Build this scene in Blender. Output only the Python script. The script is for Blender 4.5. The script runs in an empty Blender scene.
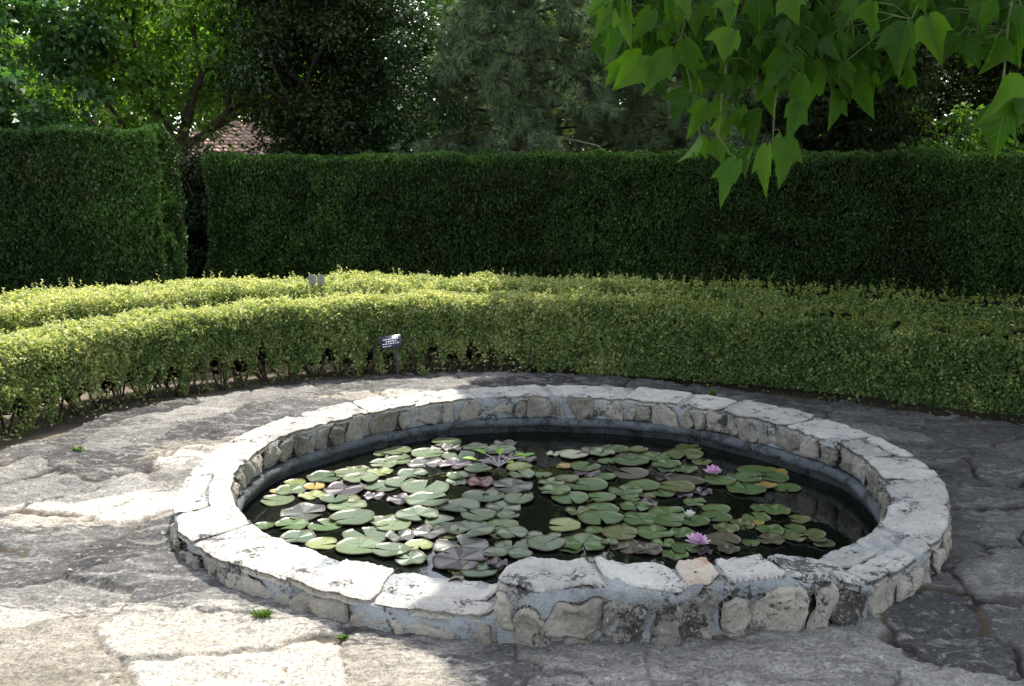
import bpy, math
import numpy as np
from mathutils import Vector

# ------------------------------------------------------------------ camera, sky, sun, exposure
scn = bpy.context.scene
R = math.radians
cam_data = bpy.data.cameras.new("camera")
cam = bpy.data.objects.new("camera", cam_data)
scn.collection.objects.link(cam)
cam.location = (0, 0, 1.393)
cam.rotation_euler = (math.pi / 2 - 0.165, 0, 0)
cam_data.sensor_width = 36
cam_data.lens = 36 * 1000 / 1024
cam_data.clip_start = 0.05
cam_data.clip_end = 1000
scn.camera = cam

SUN_AZ, SUN_EL = R(16), R(58)
world = bpy.data.worlds.new("World")
scn.world = world
world.use_nodes = True
wn = world.node_tree
bg = wn.nodes.get("Background") or wn.nodes.new("ShaderNodeBackground")
sky = wn.nodes.new("ShaderNodeTexSky")
sky.sky_type = 'NISHITA'
sky.sun_disc = False
sky.sun_elevation = SUN_EL
sky.sun_rotation = SUN_AZ
sky.dust_density = 1.5
hs_ = wn.nodes.new("ShaderNodeHueSaturation")
hs_.inputs["Saturation"].default_value = 0.45
wn.links.new(sky.outputs[0], hs_.inputs["Color"])
wn.links.new(hs_.outputs[0], bg.inputs[0])
bg.inputs[1].default_value = 0.15
out = wn.nodes.get("World Output") or wn.nodes.new("ShaderNodeOutputWorld")
wn.links.new(bg.outputs[0], out.inputs[0])

sd = bpy.data.lights.new("sun", 'SUN')
sd.energy = 2.6
sd.angle = R(0.53)
sd.color = (1.0, 0.95, 0.86)
sun = bpy.data.objects.new("sun", sd)
scn.collection.objects.link(sun)
sv = Vector((math.sin(SUN_AZ) * math.cos(SUN_EL), math.cos(SUN_AZ) * math.cos(SUN_EL), math.sin(SUN_EL)))
sun.rotation_euler = sv.to_track_quat('Z', 'Y').to_euler()
sun.location = (3, 10, 14)

scn.view_settings.view_transform = 'Standard'
scn.view_settings.look = 'None'
scn.view_settings.gamma = 1
scn.view_settings.exposure = 1.62
try:
    scn.cycles.max_bounces = 6
    scn.cycles.diffuse_bounces = 3
    scn.cycles.transmission_bounces = 3
    scn.cycles.transparent_max_bounces = 4
    scn.cycles.caustics_reflective = False
    scn.cycles.caustics_refractive = False
    scn.cycles.sample_clamp_indirect = 6
except Exception:
    pass

# ------------------------------------------------------------------ helpers
PC = np.array([0.211, 4.503])          # centre of the pond
TOP = 0.09                             # top of the low coping
WATER = -0.14
UP = np.array([0, 0, 1.0])


def rng(seed):
    return np.random.default_rng(seed)


def _hash(ix, iy, iz, seed):
    h = (ix * 374761393 + iy * 668265263 + iz * 2147483647 + seed * 1274126177) & 0xFFFFFFFF
    h = ((h ^ (h >> 13)) * 1274126177) & 0xFFFFFFFF
    h = ((h ^ (h >> 16)) * 2246822519) & 0xFFFFFFFF
    return ((h ^ (h >> 15)) & 0xFFFFFF) / float(0xFFFFFF)


def vnoise(p, seed=0):
    p = np.asarray(p, float)
    i = np.floor(p).astype(np.int64)
    f = p - i
    f = f * f * (3 - 2 * f)
    r = 0
    for dx in (0, 1):
        for dy in (0, 1):
            for dz in (0, 1):
                w = (f[..., 0] if dx else 1 - f[..., 0]) * (f[..., 1] if dy else 1 - f[..., 1]) * (f[..., 2] if dz else 1 - f[..., 2])
                r = r + w * _hash(i[..., 0] + dx, i[..., 1] + dy, i[..., 2] + dz, seed)
    return r * 2 - 1


def fbm(p, oct=4, seed=0, gain=0.5):
    a, r, q = 1.0, 0, np.asarray(p, float)
    for o in range(oct):
        r = r + a * vnoise(q, seed + o)
        q = q * 2.03
        a *= gain
    return r


def sstep(a, b, x):
    t = np.clip((x - a) / (b - a), 0, 1)
    return t * t * (3 - 2 * t)


def norm(v):
    return v / (np.linalg.norm(v, axis=-1, keepdims=True) + 1e-12)


def raw_mesh(name, V, F, mat=None, tone=None, smooth=False, vattr=None, uv=None):
    """V (n,3); F list of (m,k) arrays; tone per face; vattr dict of per-vertex floats; uv per vertex"""
    me = bpy.data.meshes.new(name)
    V = np.ascontiguousarray(V, dtype=np.float32)
    if not isinstance(F, list):
        F = [F]
    F = [np.asarray(f, dtype=np.int32) for f in F if len(f)]
    me.vertices.add(len(V))
    me.vertices.foreach_set("co", V.ravel())
    idx = np.concatenate([f.ravel() for f in F])
    tot = np.concatenate([np.full(len(f), f.shape[1], np.int32) for f in F])
    st = np.concatenate([[0], np.cumsum(tot)[:-1]]).astype(np.int32)
    me.loops.add(len(idx))
    me.polygons.add(len(tot))
    me.polygons.foreach_set("loop_start", st)
    me.loops.foreach_set("vertex_index", idx)
    if smooth:
        me.polygons.foreach_set("use_smooth", np.ones(len(tot), bool))
    if tone is not None:
        a = me.attributes.new("tone", 'FLOAT', 'FACE')
        a.data.foreach_set("value", np.asarray(tone, np.float32))
    if vattr:
        for k, v in vattr.items():
            a = me.attributes.new(k, 'FLOAT', 'POINT')
            a.data.foreach_set("value", np.asarray(v, np.float32))
    if uv is not None:
        l = me.uv_layers.new(name="UVMap")
        l.data.foreach_set("uv", np.asarray(uv, np.float32)[idx].ravel())
    me.update(calc_edges=True)
    if mat:
        me.materials.append(mat)
    return me


def link(name, me, parent=None, loc=None):
    o = bpy.data.objects.new(name, me)
    scn.collection.objects.link(o)
    if loc is not None:
        o.location = loc
    if parent is not None:
        o.parent = parent
    return o


def thing(name, label, cat, loc=(0, 0, 0), group=None, me=None, rz=0):
    o = link(name, me, None, loc)
    o.rotation_euler = (0, 0, rz)
    o["label"] = label
    o["category"] = cat
    if group:
        o["group"] = group
    return o


def structure(name, me):
    o = link(name, me)
    o["kind"] = "structure"
    return o


class Geo:
    """collects vertices and faces, with a tone per face, for ONE mesh"""
    def __init__(s):
        s.V, s.F, s.T, s.n = [], {}, {}, 0

    def add(s, V, F, tone=0.5):
        V = np.asarray(V, float)
        F = np.asarray(F)
        s.V.append(V)
        k = F.shape[1]
        s.F.setdefault(k, []).append(F + s.n)
        s.T.setdefault(k, []).append(np.broadcast_to(np.asarray(tone, float), (len(F),)))
        s.n += len(V)

    def mesh(s, name, mat, smooth=False):
        ks = list(s.F)
        return raw_mesh(name, np.concatenate(s.V), [np.concatenate(s.F[k]) for k in ks], mat,
                        np.concatenate([np.concatenate(s.T[k]) for k in ks]), smooth)

    def tube(s, pts, rad, n=6, tone=0.5, cap=True):
        pts = np.asarray(pts, float)
        m = len(pts)
        rad = np.broadcast_to(np.asarray(rad, float), (m,))
        t = norm(np.gradient(pts, axis=0))
        ref = np.array([1, 0, 0.0]) if abs(t[0, 0]) < 0.8 else np.array([0, 1.0, 0])
        a = norm(np.cross(t, ref))
        b = np.cross(t, a)
        th = np.linspace(0, 2 * np.pi, n, endpoint=False)
        V = pts[:, None] + rad[:, None, None] * (np.cos(th)[None, :, None] * a[:, None] + np.sin(th)[None, :, None] * b[:, None])
        i = np.arange(m - 1)[:, None] * n
        j = np.arange(n)[None]
        j2 = (j + 1) % n
        F = np.stack([i + j, i + j2, i + n + j2, i + n + j], -1).reshape(-1, 4)
        V = V.reshape(-1, 3)
        s.add(V, F, tone)
        if cap:
            c = np.arange(n)
            s.add(V[-n:], c[None], tone)
            s.add(V[:n], c[::-1][None], tone)

    def box(s, c, half, rz=0, tilt=0, bevel=0.0, tone=0.5):
        v = np.array([[x, y, z] for z in (-1, 1) for y in (-1, 1) for x in (-1, 1)], float) * half
        cx, sx = math.cos(tilt), math.sin(tilt)
        v = np.stack([v[:, 0], v[:, 1] * cx - v[:, 2] * sx, v[:, 1] * sx + v[:, 2] * cx], 1)
        cz, sz = math.cos(rz), math.sin(rz)
        v = np.stack([v[:, 0] * cz - v[:, 1] * sz, v[:, 0] * sz + v[:, 1] * cz, v[:, 2]], 1) + np.asarray(c)
        F = [[0, 2, 3, 1], [4, 5, 7, 6], [0, 1, 5, 4], [2, 6, 7, 3], [0, 4, 6, 2], [1, 3, 7, 5]]
        s.add(v, F, tone)


def leaf_quads(c, a, n, l, w, fold=0.25):
    """folded diamond leaves: centre c, length axis a, normal n, length l, width w"""
    a = norm(a)
    b = norm(np.cross(n, a))
    n = np.cross(a, b)
    l = np.broadcast_to(l, (len(c),))[:, None]
    w = np.broadcast_to(w, (len(c),))[:, None]
    k = 0.12
    V = np.stack([c - a * l / 2, c + b * w / 2 + n * w * fold - a * l * k, c + a * l / 2 - n * w * .15, c - b * w / 2 + n * w * fold - a * l * k], 1)
    F = np.arange(len(c) * 4, dtype=np.int32).reshape(-1, 4)
    return V.reshape(-1, 3), F


def rdir(g, n):
    return norm(g.normal(size=(n, 3)))


# ------------------------------------------------------------------ materials
def nodes(name):
    m = bpy.data.materials.new(name)
    m.use_nodes = True
    nt = m.node_tree
    b = nt.nodes.get("Principled BSDF")
    return m, nt, b


def ramp(nt, fac, stops, interp='LINEAR'):
    r = nt.nodes.new("ShaderNodeValToRGB")
    r.color_ramp.interpolation = interp
    e = r.color_ramp.elements
    while len(e) > 1:
        e.remove(e[-1])
    e[0].position = stops[0][0]
    e[0].color = (*stops[0][1], 1)
    for p, c in stops[1:]:
        x = e.new(p)
        x.color = (*c, 1)
    nt.links.new(fac, r.inputs[0])
    return r.outputs[0]


def noise(nt, scale, detail=4, rough=0.6, dist=0, vec=None):
    n = nt.nodes.new("ShaderNodeTexNoise")
    n.inputs["Scale"].default_value = scale
    n.inputs["Detail"].default_value = detail
    n.inputs["Roughness"].default_value = rough
    n.inputs["Distortion"].default_value = dist
    if vec is None:
        vec = nt.nodes.new("ShaderNodeNewGeometry").outputs["Position"]
    nt.links.new(vec, n.inputs["Vector"])
    return n.outputs[0]


def mathn(nt, op, a, b=None, clamp=False):
    m = nt.nodes.new("ShaderNodeMath")
    m.operation = op
    m.use_clamp = clamp
    for i, v in enumerate((a, b)):
        if v is None:
            continue
        if isinstance(v, (int, float)):
            m.inputs[i].default_value = v
        else:
            nt.links.new(v, m.inputs[i])
    return m.outputs[0]


def mixc(nt, fac, a, b, mode='MIX'):
    m = nt.nodes.new("ShaderNodeMix")
    m.data_type = 'RGBA'
    m.blend_type = mode
    for s, v in ((m.inputs[0], fac), (m.inputs[6], a), (m.inputs[7], b)):
        if isinstance(v, (int, float)):
            s.default_value = v
        elif isinstance(v, tuple):
            s.default_value = (*v, 1)
        else:
            nt.links.new(v, s)
    return m.outputs[2]


def attr(nt, name):
    a = nt.nodes.new("ShaderNodeAttribute")
    a.attribute_name = name
    return a.outputs["Fac"]


def bump(nt, h, strength, dist, b):
    n = nt.nodes.new("ShaderNodeBump")
    n.inputs["Strength"].default_value = strength
    n.inputs["Distance"].default_value = dist
    nt.links.new(h, n.inputs["Height"])
    nt.links.new(n.outputs[0], b.inputs["Normal"])


def leaf_mat(name, stops, trans=0.35, tcol=(1.0, 1.25, 0.35), rough=0.45, spec=0.4, patch=None):
    m, nt, b = nodes(name)
    col = ramp(nt, attr(nt, "tone"), stops)
    if patch:
        col = mixc(nt, ramp(nt, noise(nt, patch[0], 2), [(0.5, (0, 0, 0)), (0.68, (1, 1, 1))]), col, patch[1])
    nt.links.new(col, b.inputs["Base Color"])
    b.inputs["Roughness"].default_value = rough
    b.inputs["Specular IOR Level"].default_value = spec
    t = nt.nodes.new("ShaderNodeBsdfTranslucent")
    nt.links.new(mixc(nt, 1.0, col, tcol, 'MULTIPLY'), t.inputs[0])
    mx = nt.nodes.new("ShaderNodeMixShader")
    mx.inputs[0].default_value = trans
    nt.links.new(b.outputs[0], mx.inputs[1])
    nt.links.new(t.outputs[0], mx.inputs[2])
    nt.links.new(mx.outputs[0], nt.nodes["Material Output"].inputs[0])
    return m


def plain(name, col, rough=0.6, spec=0.4, var=0.0, nscale=12):
    m, nt, b = nodes(name)
    if var:
        c = ramp(nt, noise(nt, nscale), [(0.3, tuple(x * (1 - var) for x in col)), (0.7, tuple(min(1, x * (1 + var)) for x in col))])
        nt.links.new(c, b.inputs["Base Color"])
    else:
        b.inputs["Base Color"].default_value = (*col, 1)
    b.inputs["Roughness"].default_value = rough
    b.inputs["Specular IOR Level"].default_value = spec
    return m


def stone_mat(name, light, mid, dark, lichen=0.5, white=0.0, warm=None, bstr=1.9, speck=(0.03, 0.03, 0.028)):
    m, nt, b = nodes(name)
    oi = nt.nodes.new("ShaderNodeObjectInfo")
    n1 = noise(nt, 6.0, 5, 0.65)
    n2 = noise(nt, 38.0, 5, 0.7)
    n3 = noise(nt, 120.0, 3, 0.7)
    f = mathn(nt, 'ADD', mathn(nt, 'MULTIPLY', n1, 0.75), mathn(nt, 'MULTIPLY', n2, 0.4))
    f = mathn(nt, 'ADD', f, mathn(nt, 'MULTIPLY', mathn(nt, 'SUBTRACT', attr(nt, "tone"), 0.5), 0.35))
    f = mathn(nt, 'ADD', f, mathn(nt, 'MULTIPLY', mathn(nt, 'SUBTRACT', oi.outputs["Random"], 0.5), 0.16))
    col = ramp(nt, f, [(0.30, dark), (0.52, mid), (0.72, light)])
    if warm:
        col = mixc(nt, ramp(nt, noise(nt, 11, 4, .6), [(0.56, (0, 0, 0)), (0.7, (.7, .7, .7))]), col, warm)
    pits = ramp(nt, n3, [(0.30, (.55, .52, .48)), (0.42, (1, 1, 1))])
    col = mixc(nt, 0.7, col, pits, 'MULTIPLY')
    if lichen:
        lm = mathn(nt, 'ADD', mathn(nt, 'MULTIPLY', noise(nt, 9, 3, .6), 0.6), mathn(nt, 'MULTIPLY', noise(nt, 70, 4, .75), 0.5))
        th = 0.72 - 0.22 * lichen
        col = mixc(nt, ramp(nt, lm, [(th, (0, 0, 0)), (th + .05, (.85, .85, .85))]), col, speck)
    if white:
        lm = noise(nt, 55, 5, .75)
        th = 0.68 - 0.2 * white
        col = mixc(nt, ramp(nt, lm, [(th, (0, 0, 0)), (th + .04, (.9, .9, .9))]), col, (.62, .61, .58))
    nt.links.new(col, b.inputs["Base Color"])
    b.inputs["Roughness"].default_value = 0.9
    b.inputs["Specular IOR Level"].default_value = 0.2
    h = mathn(nt, 'ADD', mathn(nt, 'MULTIPLY', n2, 0.8), mathn(nt, 'MULTIPLY', n3, 0.45))
    bump(nt, h, min(1.0, bstr), 0.012 * max(1.0, bstr), b)
    return m


M = {}
M['coping'] = stone_mat('pale_limestone', (.62, .59, .53), (.50, .475, .43), (.29, .275, .25), 0.5)
M['coping_spotted'] = stone_mat('lichen_limestone', (.66, .63, .57), (.5, .48, .44), (.32, .31, .29), 0.95, 0.5)
M['coping_rusty'] = stone_mat('rusty_limestone', (.66, .6, .5), (.55, .46, .36), (.38, .3, .22), 0.15, 0, (.42, .18, .07))
M['facing'] = stone_mat('tan_rubble', (.44, .40, .335), (.32, .29, .24), (.18, .165, .135), 0.45)
M['facing_spotted'] = stone_mat('lichen_rubble', (.36, .33, .28), (.25, .23, .2), (.13, .12, .11), 0.95, 0.35)
M['mortar'] = stone_mat('blue_grey_mortar', (.46, .475, .475), (.34, .355, .355), (.15, .155, .15), 0.6, 0, (.3, .27, .22), 2.8)
M['lip'] = stone_mat('wet_concrete', (.15, .165, .175), (.1, .115, .12), (.05, .06, .065), 0.7, 0, None, 1.6)
M['lip'].node_tree.nodes["Principled BSDF"].inputs["Roughness"].default_value = .6
M['bark'] = plain('bark', (.07, .055, .042), .9, .1, .5, 20)
M['bark_pale'] = plain('dead_wood', (.34, .3, .25), .85, .1, .4, 25)
M['twig'] = plain('green_twig', (.09, .12, .04), .6, .3, .3, 30)
M['bark_dark'] = plain('dark_bark', (.03, .025, .02), .9, .1, .5, 20)
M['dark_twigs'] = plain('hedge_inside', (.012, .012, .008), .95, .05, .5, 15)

# ground soil
m, nt, b = nodes('dry_soil')
n1 = noise(nt, 3.0, 6, .65)
c = ramp(nt, n1, [(.3, (.12, .09, .065)), (.55, (.22, .175, .13)), (.75, (.32, .265, .2))])
c = mixc(nt, .6, c, ramp(nt, noise(nt, 60, 4, .7), [(.35, (.5, .48, .45)), (.55, (1, 1, 1))]), 'MULTIPLY')
nt.links.new(c, b.inputs["Base Color"])
b.inputs["Roughness"].default_value = .95
bump(nt, noise(nt, 35, 6, .7), .8, .03, b)
M['soil'] = m

# paving
m, nt, b = nodes('rough_flagstone')
tone = attr(nt, "slab")
cream = attr(nt, "cream")
joint = attr(nt, "joint")
n1 = noise(nt, 5, 6, .68, .4)
n2 = noise(nt, 30, 6, .72, .3)
n3 = noise(nt, 140, 3, .7)
mp = nt.nodes.new("ShaderNodeMapping")
mp.inputs["Scale"].default_value = (1, 3.2, 2)
mp.inputs["Rotation"].default_value = (0, 0, R(18))
nt.links.new(nt.nodes.new("ShaderNodeNewGeometry").outputs["Position"], mp.inputs[0])
n4 = noise(nt, 9, 6, .72, .6, mp.outputs[0])
f = mathn(nt, 'ADD', mathn(nt, 'MULTIPLY', n1, .4), mathn(nt, 'MULTIPLY', n4, .6))
f = mathn(nt, 'ADD', f, mathn(nt, 'MULTIPLY', mathn(nt, 'SUBTRACT', tone, .5), .58))
grey = ramp(nt, f, [(.28, (.06, .058, .057)), (.48, (.12, .116, .112)), (.62, (.2, .19, .175)), (.78, (.33, .315, .285))])
crm = ramp(nt, f, [(.28, (.22, .195, .155)), (.5, (.38, .345, .29)), (.75, (.54, .505, .44))])
cf = ramp(nt, mathn(nt, 'ADD', cream, mathn(nt, 'MULTIPLY', mathn(nt, 'SUBTRACT', mathn(nt, 'ADD', mathn(nt, 'MULTIPLY', n4, .6), mathn(nt, 'MULTIPLY', n1, .4)), .5), 2.2)), [(.40, (0, 0, 0)), (.56, (1, 1, 1))])
patchy = ramp(nt, noise(nt, 3.4, 5, .7, .8, mp.outputs[0]), [(.53, (0, 0, 0)), (.6, (.55, .55, .55))])
grey = mixc(nt, patchy, grey, (.34, .32, .29))
col = mixc(nt, cf, grey, crm)
# pale lichen flecks and dark lichen
col = mixc(nt, ramp(nt, n2, [(.56, (0, 0, 0)), (.66, (.6, .6, .6))]), col, (.44, .43, .4))
col = mixc(nt, ramp(nt, noise(nt, 48, 5, .75), [(.57, (0, 0, 0)), (.66, (.7, .7, .7))]), col, (.085, .082, .08))
col = mixc(nt, .55, col, ramp(nt, n3, [(.32, (.45, .43, .41)), (.5, (1, 1, 1))]), 'MULTIPLY')
grain = ramp(nt, noise(nt, 75, 4, .75), [(.34, (.42, .41, .40)), (.5, (1, 1, 1)), (.66, (1.5, 1.48, 1.42))])
col = mixc(nt, .75, col, grain, 'MULTIPLY')
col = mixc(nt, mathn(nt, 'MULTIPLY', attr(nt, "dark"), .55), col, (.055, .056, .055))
jc = ramp(nt, noise(nt, 4, 3), [(.45, (.035, .03, .026)), (.62, (.11, .08, .05))])
col = mixc(nt, joint, col, jc)
nt.links.new(col, b.inputs["Base Color"])
b.inputs["Roughness"].default_value = .92
b.inputs["Specular IOR Level"].default_value = .15
h = mathn(nt, 'ADD', mathn(nt, 'MULTIPLY', n2, .9), mathn(nt, 'MULTIPLY', n3, .35))
h = mathn(nt, 'ADD', h, mathn(nt, 'MULTIPLY', n4, .45))
bump(nt, h, 1.0, .014, b)
M['paving'] = m

# water
m, nt, b = nodes('pond_water')
b.inputs["Base Color"].default_value = (.006, .0075, .005, 1)
b.inputs["Roughness"].default_value = .03
b.inputs["IOR"].default_value = 1.33
bump(nt, noise(nt, 7, 2, .5), .02, .05, b)
M['water'] = m

# pads
PADCOL = {
    'P': ('pale green', (.085, .128, .055), (.12, .158, .075)), 'L': ('yellowish green', (.16, .2, .06), (.21, .23, .08)),
    'G': ('mid green', (.045, .092, .02), (.07, .12, .03)), 'W': ('greyish green', (.055, .088, .042), (.078, .112, .055)),
    'S': ('silvery grey', (.045, .055, .042), (.062, .066, .054)), 'V': ('purple', (.036, .026, .031), (.06, .043, .052)),
    'R': ('dark red', (.045, .007, .006), (.065, .012, .01)), 'Y': ('yellow', (.24, .17, .03), (.32, .25, .06)),
    'O': ('olive', (.065, .09, .022), (.1, .115, .034)), 'B': ('brownish', (.05, .045, .028), (.075, .07, .038)),
    'C': ('cream white', (.26, .29, .18), (.33, .34, .23))}
PADMAT = {}
for k, (nm, c1, c2) in PADCOL.items():
    m, nt, b = nodes(nm.replace(' ', '_') + '_pad')
    oi = nt.nodes.new("ShaderNodeObjectInfo")
    uv = nt.nodes.new("ShaderNodeUVMap").outputs[0]
    sx = nt.nodes.new("ShaderNodeSeparateXYZ")
    nt.links.new(uv, sx.inputs[0])
    vein = mathn(nt, 'ABSOLUTE', mathn(nt, 'SINE', mathn(nt, 'MULTIPLY', sx.outputs[0], math.pi * 13)))
    vein = mathn(nt, 'POWER', mathn(nt, 'SUBTRACT', 1.0, vein), 5)
    f = mathn(nt, 'ADD', noise(nt, 16, 4, .65), mathn(nt, 'MULTIPLY', mathn(nt, 'SUBTRACT', oi.outputs["Random"], .5), .5))
    col = ramp(nt, f, [(.3, c1), (.7, c2)])
    col = mixc(nt, mathn(nt, 'MULTIPLY', vein, .3), col, tuple(min(1, x * 1.7 + .02) for x in c2))
    col = mixc(nt, ramp(nt, sx.outputs[1], [(.0, (.5, .5, .5)), (.14, (0, 0, 0))]), col, tuple(x * .45 for x in c1))
    col = mixc(nt, ramp(nt, sx.outputs[1], [(.86, (0, 0, 0)), (1, (.35, .35, .35))]), col, (.16, .08, .05))
    col = mixc(nt, ramp(nt, noise(nt, 45, 3, .6), [(.64, (0, 0, 0)), (.7, (.6, .6, .6))]), col, (.1, .075, .035))
    nt.links.new(col, b.inputs["Base Color"])
    b.inputs["Roughness"].default_value = .38
    b.inputs["Specular IOR Level"].default_value = .5
    bump(nt, vein, .12, .01, b)
    PADMAT[k] = m

M['petal'] = leaf_mat('pink_petal', [(0, (.62, .2, .5)), (.5, (.75, .4, .66)), (1, (.86, .7, .8))], .3, (1, 1, 1), .5, .3)
M['petal_pale'] = leaf_mat('white_petal', [(0, (.7, .62, .64)), (1, (.85, .83, .78))], .3, (1, 1, 1), .5, .3)
M['stamen'] = plain('stamen', (.75, .42, .05), .6)
G_ = lambda *s: list(s)
M['box'] = leaf_mat('golden_box_leaf', [(0, (.075, .135, .035)), (.35, (.2, .28, .08)), (.66, (.42, .46, .17)), (1, (.74, .71, .42))], .5, (1.1, 1.12, .55), .5, .35)
M['box_tip'] = leaf_mat('golden_box_tip', [(0, (.13, .19, .045)), (.5, (.46, .49, .18)), (1, (.72, .7, .42))], .45, (1.1, 1.12, .55), .5, .35)
M['yew'] = leaf_mat('clipped_cypress', [(0, (.014, .03, .008)), (.5, (.036, .08, .018)), (.93, (.1, .19, .04)), (1, (.1, .07, .035))], .2, (1, 1.3, .4), .6, .25)
M['decid'] = leaf_mat('broad_leaf', [(0, (.05, .11, .025)), (.5, (.12, .225, .045)), (1, (.3, .42, .1))], .55, (1.3, 1.5, .35), .4, .4)
M['bluish'] = leaf_mat('bluish_leaf', [(0, (.035, .09, .03)), (.5, (.08, .17, .06)), (1, (.17, .29, .11))], .42, (1.1, 1.4, .5), .4, .4)
M['ever'] = leaf_mat('dark_evergreen', [(0, (.014, .026, .009)), (.5, (.032, .052, .018)), (.85, (.05, .075, .022)), (1, (.1, .07, .03))], .25, (1.2, 1.4, .4), .6, .2)
M['glossy'] = leaf_mat('glossy_evergreen', [(0, (.02, .04, .014)), (.5, (.035, .075, .025)), (.95, (.06, .11, .04)), (1, (.25, .15, .03))], .2, (1.2, 1.4, .4), .36, .4)
M['needle'] = leaf_mat('pine_needle', [(0, (.065, .11, .06)), (.5, (.15, .21, .115)), (1, (.27, .33, .19))], .3, (1, 1.2, .5), .45, .4)
M['big'] = None

# big lobed leaf with veins
m, nt, b = nodes('big_lobed_leaf')
uv = nt.nodes.new("ShaderNodeUVMap").outputs[0]
sx = nt.nodes.new("ShaderNodeSeparateXYZ")
nt.links.new(uv, sx.inputs[0])
au = mathn(nt, 'ABSOLUTE', mathn(nt, 'SUBTRACT', sx.outputs[0], .5))
mid = mathn(nt, 'SUBTRACT', 1.0, mathn(nt, 'MULTIPLY', au, 45), True)
side = mathn(nt, 'FRACT', mathn(nt, 'MULTIPLY', mathn(nt, 'SUBTRACT', sx.outputs[1], mathn(nt, 'MULTIPLY', au, .9)), 5.5))
side = mathn(nt, 'SUBTRACT', 1.0, mathn(nt, 'MULTIPLY', mathn(nt, 'ABSOLUTE', mathn(nt, 'SUBTRACT', side, .5)), 14), True)
vein = mathn(nt, 'MAXIMUM', mid, mathn(nt, 'MULTIPLY', side, .6))
col = ramp(nt, mathn(nt, 'ADD', mathn(nt, 'MULTIPLY', attr(nt, "tone"), .7), mathn(nt, 'MULTIPLY', noise(nt, 14, 3), .3)),
           [(.1, (.02, .062, .005)), (.5, (.048, .122, .010)), (.9, (.1, .2, .02))])
col = mixc(nt, mathn(nt, 'MULTIPLY', vein, .45), col, (.16, .28, .07))
nt.links.new(col, b.inputs["Base Color"])
b.inputs["Roughness"].default_value = .5
b.inputs["Specular IOR Level"].default_value = .2
bump(nt, vein, .35, .01, b)
t = nt.nodes.new("ShaderNodeBsdfTranslucent")
nt.links.new(mixc(nt, 1.0, col, (1.3, 1.5, .45), 'MULTIPLY'), t.inputs[0])
mx = nt.nodes.new("ShaderNodeMixShader")
mx.inputs[0].default_value = .55
nt.links.new(b.outputs[0], mx.inputs[1])
nt.links.new(t.outputs[0], mx.inputs[2])
nt.links.new(mx.outputs[0], nt.nodes["Material Output"].inputs[0])
M['big'] = m

# ------------------------------------------------------------------ ground
T_ = np.array([-12, 1, 12, 24, 35, 47, 62, 73, 84, 103, 121, 130, 144, 155, 167, 181, 193, 202, 212, 217, 227, 236, 250, 261, 275, 290, 305, 313, 321, 337, 348])
RO = np.array([1.70, 1.70, 1.706, 1.735, 1.715, 1.73, 1.74, 1.75, 1.742, 1.716, 1.69, 1.70, 1.688, 1.668, 1.66, 1.664, 1.676, 1.70, 1.73, 1.735, 1.712, 1.685, 1.70, 1.688, 1.66, 1.66, 1.70, 1.705, 1.694, 1.677, 1.70])
TI = np.array([-14, 0, 12, 24, 39, 55, 82, 95, 115, 125, 149, 161, 181, 207, 218, 238, 249, 262, 273, 285, 300, 313, 333, 346])
RI = np.array([1.437, 1.438, 1.447, 1.39, 1.38, 1.41, 1.39, 1.41, 1.42, 1.395, 1.40, 1.45, 1.452, 1.46, 1.463, 1.448, 1.43, 1.42, 1.415, 1.45, 1.46, 1.46, 1.444, 1.437])


def per(th, T, V):
    th = np.asarray(th, float) % 360
    Tx = np.concatenate([T - 360, T, T + 360])
    return np.interp(th, Tx, np.concatenate([V, V, V]))


def ro(th):
    return per(th, T_, RO)


def ri(th):
    return per(th, TI, RI)


def P(th, r, z):
    t = np.radians(th)
    return np.stack(np.broadcast_arrays(PC[0] + r * np.cos(t), PC[1] + r * np.sin(t), z), -1)


HT = np.array([-30, 10, 26, 33, 45, 64, 87, 99, 111, 125, 138, 150, 167, 195, 215])
HF = np.array([3.5, 3.3, 3.12, 2.88, 2.75, 2.6, 2.6, 2.72, 2.82, 2.92, 3.0, 3.03, 3.02, 3.0, 3.0])      # front face of the front hedge
HB = np.array([4.0, 3.8, 3.65, 3.4, 3.3, 3.15, 3.08, 3.2, 3.32, 3.4, 3.48, 3.52, 3.52, 3.5, 3.5])       # its back
BF = np.array([4.1, 3.98, 3.84, 3.62, 3.5, 3.34, 3.22, 3.35, 3.5, 3.68, 3.8, 3.9, 4.0, 4.0, 4.0])         # back hedge
BB = np.array([4.8, 4.55, 4.36, 4.06, 3.98, 3.85, 3.85, 4.0, 4.25, 4.5, 4.65, 4.8, 4.9, 4.9, 4.9])
HT360 = HT


def hr(th, V):
    th = np.asarray(th, float)
    th = np.where(th > 250, th - 360, th)
    return np.interp(th, HT, V)


def gz(x, y):
    """lie of the land: level, a little lower to the right"""
    return -0.055 * sstep(.5, 2.0, x) - 0.0 * y


def axis(parts):
    out = [parts[0][0]]
    for a, b, s0, s1 in parts:
        x = a
        while x < b:
            t = (x - a) / (b - a)
            x += s0 * (1 - t) + s1 * t
            out.append(min(x, b))
    return np.array(out)


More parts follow.
